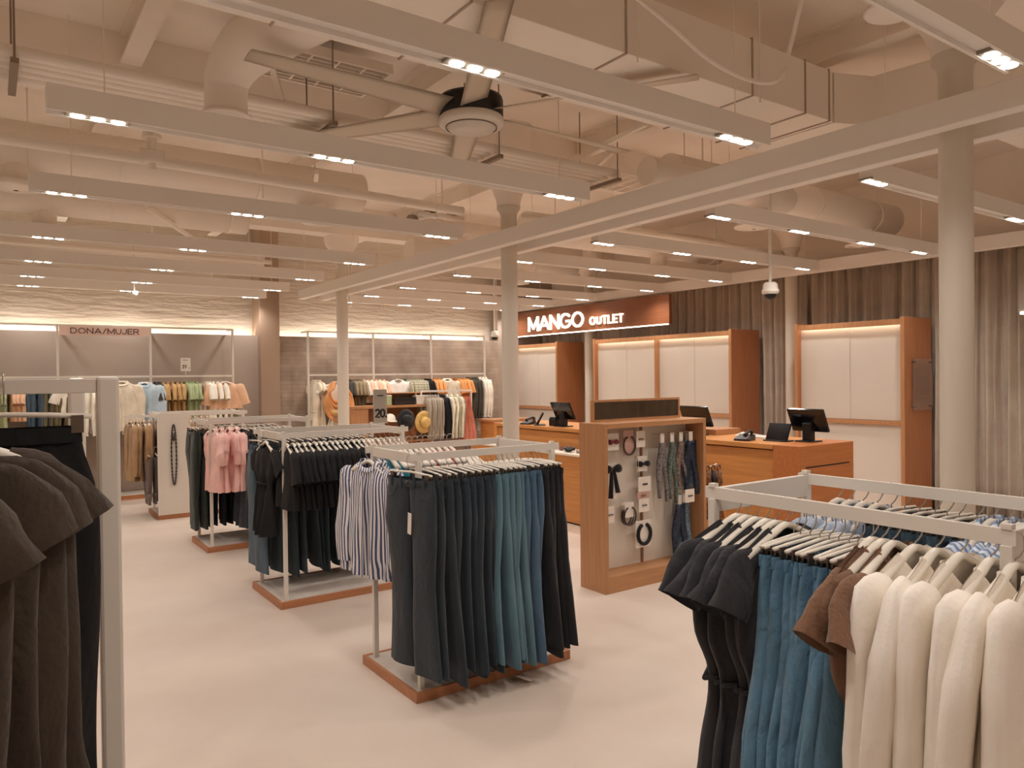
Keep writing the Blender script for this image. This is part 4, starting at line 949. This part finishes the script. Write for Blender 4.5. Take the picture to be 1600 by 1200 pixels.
# ------------------------------------------------------------------ wall displays
def wallrack(xs, label, y=12.0, ztop=2.5, zr=1.78):
    t = thing('wall_rack', label, 'clothes rack', (xs[0], y, 0))
    for x in xs: obj('upright', B(x-xs[0]-.015, x-xs[0]+.015, -.015, .015, 0, ztop), WHITE, t)
    for a, b_ in zip(xs, xs[1:]):
        obj('hanging_rail', B(a-xs[0]+.015, b_-xs[0]-.015, -.01, .01, zr-.03, zr), WHITE, t)
        obj('top_bar', B(a-xs[0]+.015, b_-xs[0]-.015, -.01, .01, ztop-.025, ztop), WHITE, t)
    for x in xs: obj('wall_arm', B(x-xs[0]-.012, x-xs[0]+.012, .015, .3, ztop-.025, ztop), WHITE, t)
    return t
wallrack([-2.7,-1.53,-.36,.80,1.97,3.14], 'white grid wall rack carrying the DONA/MUJER sign on the left wall')
wallrack([4.35,5.52,6.67,7.84], 'white grid wall rack before the rough stone wall')
t = thing('department_sign', 'pinkish panel sign reading DONA/MUJER between the wall rack uprights', 'sign', (.82, 11.985, 2.35))
obj('panel', B(0, 1.135, 0, .012, 0, .125), mat('sign_pink', (216,186,170), .6, emit=.12), t)
write('DONA/MUJER', .085, .014, (.14, -.001, .022), (1,0,0), (0,-1,0), t, mat('sign_brown', (110,84,80), .6), .003, gap=.26, wide=1.12)
WY = 12.0; ZR = 1.78
def cm_(n, c, **k): return fabric(n, c, **k)
TEE = lambda c, s, **k: proto(('wt', c.name, s, tuple(k.items())), g_tee, c, seed=s, lo=1, **k)
LNG = lambda c, s, **k: proto(('wl', c.name, s, tuple(k.items())), g_shirt, c, seed=s, lo=1, **k)
TR = lambda c, s, **k: proto(('wtr', c.name, s, tuple(k.items())), g_trousers, c, seed=s, **k)
LIME = cm_('pale_green', (176,186,140)); PEACH = cm_('peach', (226,184,150)); OLIVE = cm_('olive_drab', (110,100,66)); CREAM = cm_('cream', (232,222,200)); IVORY = cm_('ivory_bright', (246,240,228)); TAN = cm_('golden_tan', (190,154,100)); SAGE = cm_('sage_green', (168,182,138)); ROSE = cm_('pale_rose', (216,196,184)); DKG = cm_('charcoal_cloth', (60,56,52)); ORG = cm_('apricot', (224,160,96)); SALM = cm_('salmon', (196,116,92)); STG = stripes('stripe_sage', (186,180,158), (140,140,112), 40); SKY = cm_('sky_blue', (186,208,222)); GRS = stripes('stripe_grey', (172,160,142), (146,136,120), 50)
WL = ('left wall rail', 'left')
hang([G(5,.11,'tee_shirt','pale green top','top','left wall pale green tops',[TEE(LIME,1,L=.6),TEE(LIME,2,L=.6)], short='pale green top'),
      G(3,.06,'tee_shirt','peach blouse','top','left wall peach blouses',[TEE(PEACH,1,L=.5)], short='peach blouse'),
      G(3,.07,'jeans','bright blue jeans','jeans','left wall blue jeans',jl(DBL,60), True, short='blue jeans'),
      G(5,.06,'trousers','olive long trousers','trousers','left wall olive trousers',[TR(OLIVE,1),TR(OLIVE,2)], True, short='olive trousers'),
      G(6,.07,'blouse','white cotton blouse','blouse','left wall white blouses',[LNG(IVORY,1,L=.5),LNG(IVORY,2,L=.5)], short='white blouse'),
      G(5,.07,'cream_shirt','cream long shirt','shirt','left wall cream shirts',[LNG(CREAM,1,L=.7)], short='cream shirt')], (-.3, WY, ZR), (1,0), WL, hangers=False, jit=.1)
hang([G(2,.05,'printed_blouse','dark printed top','top','dark printed tops',[TEE(DKG,3,L=.55)], short='dark top'),
      G(5,.06,'linen_blouse','golden tan top','top','golden tan tops',[TEE(TAN,1,L=.6),TEE(TAN,2,L=.6)], short='tan top'),
      G(4,.055,'linen_blouse','sage green top','top','sage green tops',[TEE(SAGE,1,L=.6),TEE(SAGE,2,L=.6)], short='sage top'),
      G(2,.045,'trousers','pale rose trousers','trousers','pale rose trousers',[TR(ROSE,1)], True, short='rose trousers'),
      G(5,.055,'white_tee','ivory white top','top','ivory tops',[TEE(IVORY,4,L=.62)], short='ivory top'),], (2.03, WY, ZR), (1,0), ('left wall rail under the 27 sign','left'), hangers=False, jit=.1)
def front(nm, parts, x, z, lab, cat, y=11.82, rz=0, hg=True):
    place(nm, parts, (x, y, z), rz, lab, cat)
    if hg: place('clothes_hanger', HANG, (x, y, z), rz, 'white hanger under the '+lab.split(' facing')[0], 'hanger')
front('cropped_shirt', proto('crop', g_tee, PEACH, L=.4, seed=9, w_=.24, sl=.24, sw=.09), 2.98, 1.76, 'peach cropped shirt facing the room, right end of left wall rail', 'shirt', rz=.1)
place('trousers', TR(OLIVE,5,L=.8), (2.98, 11.86, 1.42), .1, 'olive trousers hanging under the peach cropped shirt', 'trousers')
front('linen_shirt', proto('lsh', g_shirt, CREAM, L=.68, seed=3), 1.54, 1.78, 'cream shirt facing the room at the left wall rail', 'shirt', y=11.68, rz=.1)
front('satin_blouse', proto('sat', g_shirt, SKY, L=.62, seed=4), 1.86, 1.76, 'sky blue satin blouse facing the room beside the cream shirt', 'blouse', y=11.82, rz=-.5)
front('white_blouse', proto('wfb', g_tee, IVORY, L=.45, seed=14), 1.02, 1.78, 'white blouse facing the room behind the left foreground rack', 'blouse')
for i in range(7):
    c = [IVORY, IVORY, CREAM, SKY, SKY, DKG, OLIVE][i]
    t = thing('folded_garment', f'folded {["white","white","cream","sky blue","sky blue","charcoal","olive"][i]} garment on the left wall shelf, {ORD[i]} from left', 'folded clothes', (.12+.14*i, 12.05, 1.62))
    obj('stack', MB().box(-.06,.06,-.1,.1,0,.03).box(-.058,.058,-.098,.098,.034,.062), c, t, bevel=.01)
t = thing('wall_shelf', 'white shelf of folded garments on the left wall rack', 'shelf', (.05, 11.92, 1.6)); obj('board', B(0, 1.1, 0, .3, 0, .02), WHITE, t)
# right wall display
hang([G(2,.09,'long_dress','pale cream long dress','dress','cream dresses',[proto('cd', g_dress, CREAM, L=1.2, seed=21, hemw=.2)], short='cream dress')], (4.45, WY, ZR), (1,0), ('right wall rail','left'), hangers=False)
front('long_dress', proto('wd', g_dress, IVORY, L=1.2, seed=22), 4.78, 1.74, 'white long dress facing the room under an orange draped scarf', 'dress')
t = thing('draped_scarf', 'orange and tan draped scarf over the white long dress', 'scarf', (4.74, 11.72, 1.6))
m = MB()
for i in range(5):
    r = .13+.02*i; m.tube([(r*1.15*math.cos(a), -.03-.012*i+.01*math.sin(3*a), -.12-.05*i+r*1.35*math.sin(a)) for a in [PI*(.62+1.76*k/18) for k in range(19)]], [.028+.008*math.sin(k*.9+i) for k in range(19)], n=8)
obj('cloth', m, fabric('orange_drape', (214,150,92), amt=.25), t, smooth=True)
obj('lower_fold', MB().tube([(-.24,-.03,-.36),(-.1,-.06,-.46),(.06,-.06,-.48),(.22,-.03,-.38)], [.04,.055,.06,.04], n=10), cm_('tan_drape', (204,170,112)), t, smooth=True)
hang([G(2,.05,'tee_shirt','dark green tee shirt','top','dark tees',[TEE(DKG,1,L=.55)], short='dark tee'),
      G(4,.055,'tee_shirt','olive beige tee shirt','top','olive tees',[TEE(cm_('olive_beige',(150,134,104)),1,L=.55)], short='olive tee'),
      G(6,.075,'white_tee','white and peach top','top','white peach tops',[TEE(IVORY,6,L=.4),TEE(cm_('peach_light',(246,206,176)),6,L=.4)], short='light top')], (5.0, WY, ZR), (1,0), ('right wall rail left half','left'), hangers=False)
front('white_sweater', proto('wsw', g_tee, mat('bright_white_knit', (250,250,246), .9), L=.32, seed=8, w_=.24, sl=.1), 5.9, 1.76, 'bright white sweater facing the room at the right wall rail', 'sweater')
hang([G(8,.045,'striped_tee','sage striped top','top','sage striped tops',[TEE(STG,1,L=.45)], short='striped top'),
      G(3,.05,'black_tee','black top','top','black wall tops',[TEE(BLK,7,L=.5)], short='black wall top'),
      G(4,.05,'apricot_tee','apricot top','top','apricot tops left',[TEE(ORG,1,L=.5)], short='apricot top')], (6.15, WY, ZR), (1,0), ('right wall rail right half','left'), hangers=False)
front('hooded_shirt', proto('hood', g_shirt, CREAM, L=.5, seed=11), 6.9, 1.76, 'cream hooded top facing the room at the right wall rail', 'top')
hang([G(5,.055,'apricot_tee','golden apricot top','top','apricot tops right',[TEE(ORG,2,L=.55)], short='golden top'),
      G(4,.055,'dark_shirt','dark olive long shirt','shirt','dark olive shirts',[LNG(cm_('dark_olive',(70,66,52)),2,L=.75)], short='dark olive shirt'),
      G(3,.07,'white_coat','white long shirt','shirt','white long shirts',[LNG(IVORY,7,L=1.0)], short='long white shirt')], (7.2, WY, ZR), (1,0), ('right wall rail beside the upright','left'), hangers=False)
# front lower rail
t = thing('low_rail', 'lower white hanging rail standing before the stone wall rack', 'clothes rack', (6.13, 11.4, 0))
obj('hanging_rail', B(0, 1.03, -.01, .01, 1.45, 1.48), WHITE, t)
for x in (0, 1.02): obj('leg', B(x-.012, x+.012, -.012, .012, 0, 1.45), WHITE, t)
hang([G(6,.055,'striped_shirt','grey beige striped shirt','shirt','grey striped shirts',[LNG(GRS,1,L=.6),LNG(GRS,2,L=.6)], short='striped shirt'),
      G(3,.045,'black_shirt','black long shirt','shirt','black shirts',[LNG(BLK,3,L=.6)], short='black shirt'),
      G(6,.045,'cream_shirt','cream striped shirt','shirt','cream shirts',[LNG(CREAM,4,L=.65),LNG(STG,4,L=.65)], short='cream shirt'),
      G(3,.06,'salmon_dress','salmon pink long skirt','skirt','salmon skirts',[proto('ss', g_skirt, SALM, L=.75, seed=3)], short='salmon skirt')], (6.17, 11.4, 1.48), (1,0), ('low front rail','left'), hangers=False)
# wood display unit with bags and hats
t = thing('display_unit', 'open oak display unit with bags and hats before the stone wall', 'shelf unit', (4.78, 11.25, 0))
obj('top_board', B(0, 1.48, 0, .4, 1.205, 1.245), WOODL, t); obj('side_panel', B(0, .3, .02, .4, 0, 1.205), WOODL, t); obj('side_panel', B(1.44, 1.48, 0, .4, 0, 1.205), WOODL, t)
obj('back_panel', B(.3, 1.44, .37, .4, 0, 1.205), WOODD, t); obj('lower_shelf', B(.3, 1.44, .02, .37, .62, .65), WOODL, t)
t = thing('upper_box', 'oak divided box shelf on top of the display unit', 'shelf', (5.4, 11.4, 1.246)); obj('frame', MB().box(0,1.05,0,.24,.19,.205).box(.62,.64,0,.24,0,.19).box(0,1.05,.22,.24,0,.19), WOODL, t)
t = thing('framed_card', 'white framed card on the oak display unit', 'picture frame', (5.2, 11.33, 1.247)); obj('frame', MB().box(0,.13,0,.01,0,.02).box(0,.13,0,.01,.13,.15).box(0,.02,0,.01,.02,.13).box(.11,.13,0,.01,.02,.13), WHITE, t); obj('picture', B(.02,.11,.002,.008,.02,.13), DKG, t)
t = thing('grey_box', 'grey box with pale green side on the display unit', 'box', (5.36, 11.3, 1.247)); obj('carton', B(0,.16,0,.08,0,.16), SAGE, t); obj('lid', B(-.003,.163,-.003,.083,.15,.17), OFFW, t)
t = thing('handbag', 'dark flat handbag on the display unit beneath the white sweater', 'bag', (5.78, 11.32, 1.247)); obj('body', B(-.2,.2,0,.09,0,.12), mat('bag_dark', (46,36,38), .5), t, bevel=.02); obj('flap', B(-.2,.2,-.004,.0,.06,.125), BLACKP, t); obj('handle', MB().tube([(-.1,.04,.12),(-.08,.04,.16),(.08,.04,.16),(.1,.04,.12)], .006, n=6), BLACKP, t)
t = thing('storage_box', 'pale square box on the right of the display unit', 'box', (6.08, 11.32, 1.247)); obj('carton', B(-.08,.12,0,.15,0,.13), OFFW, t); obj('lid', B(-.085,.125,-.004,.155,.13,.155), OFFW, t)
for i, (x, z, c, L_) in enumerate(((5.3, .98, CREAM, 'cream'), (5.48, .99, IVORY, 'white'))):
    t = thing('cap', f'{L_} cap hanging in the display unit, {["left", "behind price sign 20"][i]}', 'hat', (x, 11.3, z))
    obj('crown', MB().lathe([(.1,0),(.1,.03),(.085,.08),(.05,.11),(0,.12)], n=18), c, t, smooth=True)
    obj('peak', MB().add([(-.09,-.04,0),(.09,-.04,0),(.06,-.17,-.015),(-.06,-.17,-.015),(-.09,-.04,.006),(.09,-.04,.006),(.06,-.17,-.009),(-.06,-.17,-.009)], [(0,1,2,3),(7,6,5,4),(0,4,5,1),(1,5,6,2),(2,6,7,3),(3,7,4,0)]), c, t)
def sunhat(x, y, z, c, label, band=None, s=1.0, rx=PI/2):
    t = thing('sun_hat', label, 'hat', (x, y, z)); t.rotation_euler = (rx, .1, .2)
    obj('brim', MB().lathe([(.1*s,0),(.15*s,-.004),(.21*s,.004),(.215*s,.01),(.15*s,.004),(.1*s,.008)], n=28), c, t, smooth=True)
    obj('crown', MB().lathe([(.103*s,0),(.1*s,.05),(.09*s,.095),(.06*s,.11),(0,.1)], n=28), c, t, smooth=True)
    if band: obj('hat_band', MB().lathe([(.105*s,.004),(.104*s,.03)], n=28), band, t, smooth=True)
STRAW = mat('straw', (208,172,104), .8, nscale=40, namt=.2, bump=.5, bscale=140)
sunhat(6.02, 11.12, .95, STRAW, 'round straw hat hung facing the room on the display unit', mat('straw_band', (170,130,70), .7), s=.9)
sunhat(5.70, 11.15, 1.0, fabric('black_felt', (22,20,22)), 'black floppy hat hung beside the straw hat', None, s=.85)
sunhat(5.86, 11.28, .82, mat('brown_straw', (140,92,56), .8, nscale=40, namt=.2), 'brown straw hat half hidden behind the pale straw hat', None, s=.8)
t = thing('small_table', 'small oak table between stone wall and left end of cash desk', 'table', (7.3, 10.9, 0)); obj('top', B(0,.9,0,.5,.9,.94), WOODL, t); obj('body', B(.03,.87,.03,.47,0,.9), WOODH, t)

# ------------------------------------------------------------------ right foreground rack (rails run toward the camera)
floor_rack(2.03, .78, .54, .9, 1.315, 'white metal rack in the right foreground hung with dresses and jackets', base=True, long_axis='y')
CHAR = fabric('charcoal_jersey', (44,44,48), .9, .12, .2, .1); TEAL = fabric('teal_cotton', (88,130,158), .75, .1, .4, wr=.6); BRN2 = fabric('brown_knit', (122,90,68), .9, .12, .4); WHD = fabric('white_denim', (244,238,228), .85, .02, .12, .1, wr=.15)
RR = 1.315
NRR = ('right foreground near rail', 'back')
CD = [proto(('chd', s), g_dress, CHAR, L=1.12, seed=s, cap=.09, hemw=.22) for s in (1,2,3)]
TL = [proto(('tl', s), g_jeans, TEAL, L=1.08, flare=.15, seed=s, knee=.13, half=.18) for s in (1,2,3)]
BD = [proto(('bd', s), g_dress, BRN2, L=1.05, seed=s, cap=.1, hemw=.24) for s in (5,6,7)]
WJ = [proto(('wj', s), g_shirt, WHD, L=.78, seed=s, sleeveL=.62, sr=.052, collar=False, flat=.6) for s in (1,2,3)]
hang([G(6,.034,'knit_dress','charcoal cap-sleeved long dress','dress','charcoal dresses', CD, short='charcoal dress')], (2.03,1.585,RR), (0,-1), NRR, jit=.06)
hang([G(9,.028,'wide_trousers','teal blue wide trousers','trousers','teal trousers', TL, True, short='teal trousers')], (2.03,1.37,RR-.02), (0,-1), NRR, jit=.05)
hang([G(3,.036,'knit_dress','brown short-sleeved knitted dress','dress','brown dresses', BD, short='brown dress')], (2.03,1.125,RR), (0,-1), NRR, jit=.06)
hang([G(6,.058,'denim_jacket','white denim long-sleeved jacket','jacket','white jackets', WJ, short='white jacket')], (2.03,1.005,RR), (0,-1), NRR, jit=.05)
# far rail
SBL = stripes('pale_blue_stripe', (206,214,226), (110,140,176), 40, 0, .55)
SB = [proto(('sb', s), g_shirt, SBL, L=.6, seed=s, sleeveL=.5) for s in (1,2)]
PRB = fabric('blue_print', (170,184,204), amt=.5); PB_ = [proto(('pb', s), g_tee, PRB, L=.5, seed=s) for s in (1,2)]
DJ = denim('far_rail_denim', (64,92,110)); 
hang([G(4,.05,'printed_blouse','blue and white printed top','top','printed blue tops', PB_, short='printed top'),
      G(7,.045,'jeans','blue denim jeans','jeans','far rail jeans', jl(DJ,70,lo=1), True, short='blue jeans'),
      G(9,.04,'striped_shirt','pale blue striped shirt','shirt','pale blue striped shirts', SB, short='striped shirt')], (2.57,1.55,RR), (0,-1), ('right foreground far rail','back'), jit=.06)

# ------------------------------------------------------------------ left foreground rack
t = thing('clothes_rack', 'tall white metal rack in the left foreground hung with brown dresses', 'clothes rack', (0, 0, 0))
for x, y in ((.245, 2.1), (-.5, 2.1), (.25, 2.95), (-.5, 2.95)): obj('post', B(x-.025, x+.025, y-.02, y+.02, .03, 1.712), WHITE, t, bevel=.008)
for y in (2.1, 2.95): obj('cross_bar', B(-.475, .22, y-.012, y+.012, 1.672, 1.707), WHITE, t, bevel=.002)
obj('face_out_arm', MB().tube([(-.02,2.088,1.683),(-.40,1.02,1.683)], .014, n=8), WHITE, t, smooth=True)
obj('face_out_arm', B(-.14, -.11, 2.112, 2.938, 1.665, 1.70), WHITE, t, bevel=.002)
obj('lower_bar', B(-.475, .225, 2.94, 2.96, 1.50, 1.55), WHITE, t, bevel=.002)
for x in (.245, -.5): obj('base_runner', B(x-.03, x+.03, 1.6, 3.3, 0, .03), WHITE, t, bevel=.002)
UMB = fabric('umber_jersey', (60,49,38), .9, .12, .25, .1)
UD = [proto(('ud', s), g_dress, UMB, L=1.3, seed=s, cap=.07, hemw=.40, waist=.275, bust=.285, neck=.125) for s in (1,2,3,4)]
for i, (x, y, rz) in enumerate(((-.13, 1.84, .03), (-.165, 1.73, -.04), (-.20, 1.62, .03), (-.265, 1.43, .0), (-.355, 1.19, .02))):
    lb = ['farthest, beside the white post', 'second from the white post', 'third from the white post', 'fourth from the white post', 'nearest the camera'][i]
    place('cap_sleeve_dress', UD[i % 4], (x, y, 1.70), rz, f'dark umber cap-sleeved long dress on left foreground rack, {lb}', 'dress', 'umber dresses')
    place('clothes_hanger', HANG, (x, y, 1.70), rz, f'white hanger of umber dress on left foreground rack, {lb}', 'hanger', 'hangers on left foreground rack')
place('wide_trousers', proto('blktr', g_skirt, BLK, L=1.2, seed=8, top=.15, botw=.2), (.03, 2.06, 1.72), .0, 'black draped skirt clipped behind the umber dresses, next to white post', 'skirt')
place('clip_hanger', CLIP, (.03, 2.06, 1.72), .0, 'metal clip hanger holding the black draped skirt', 'hanger')
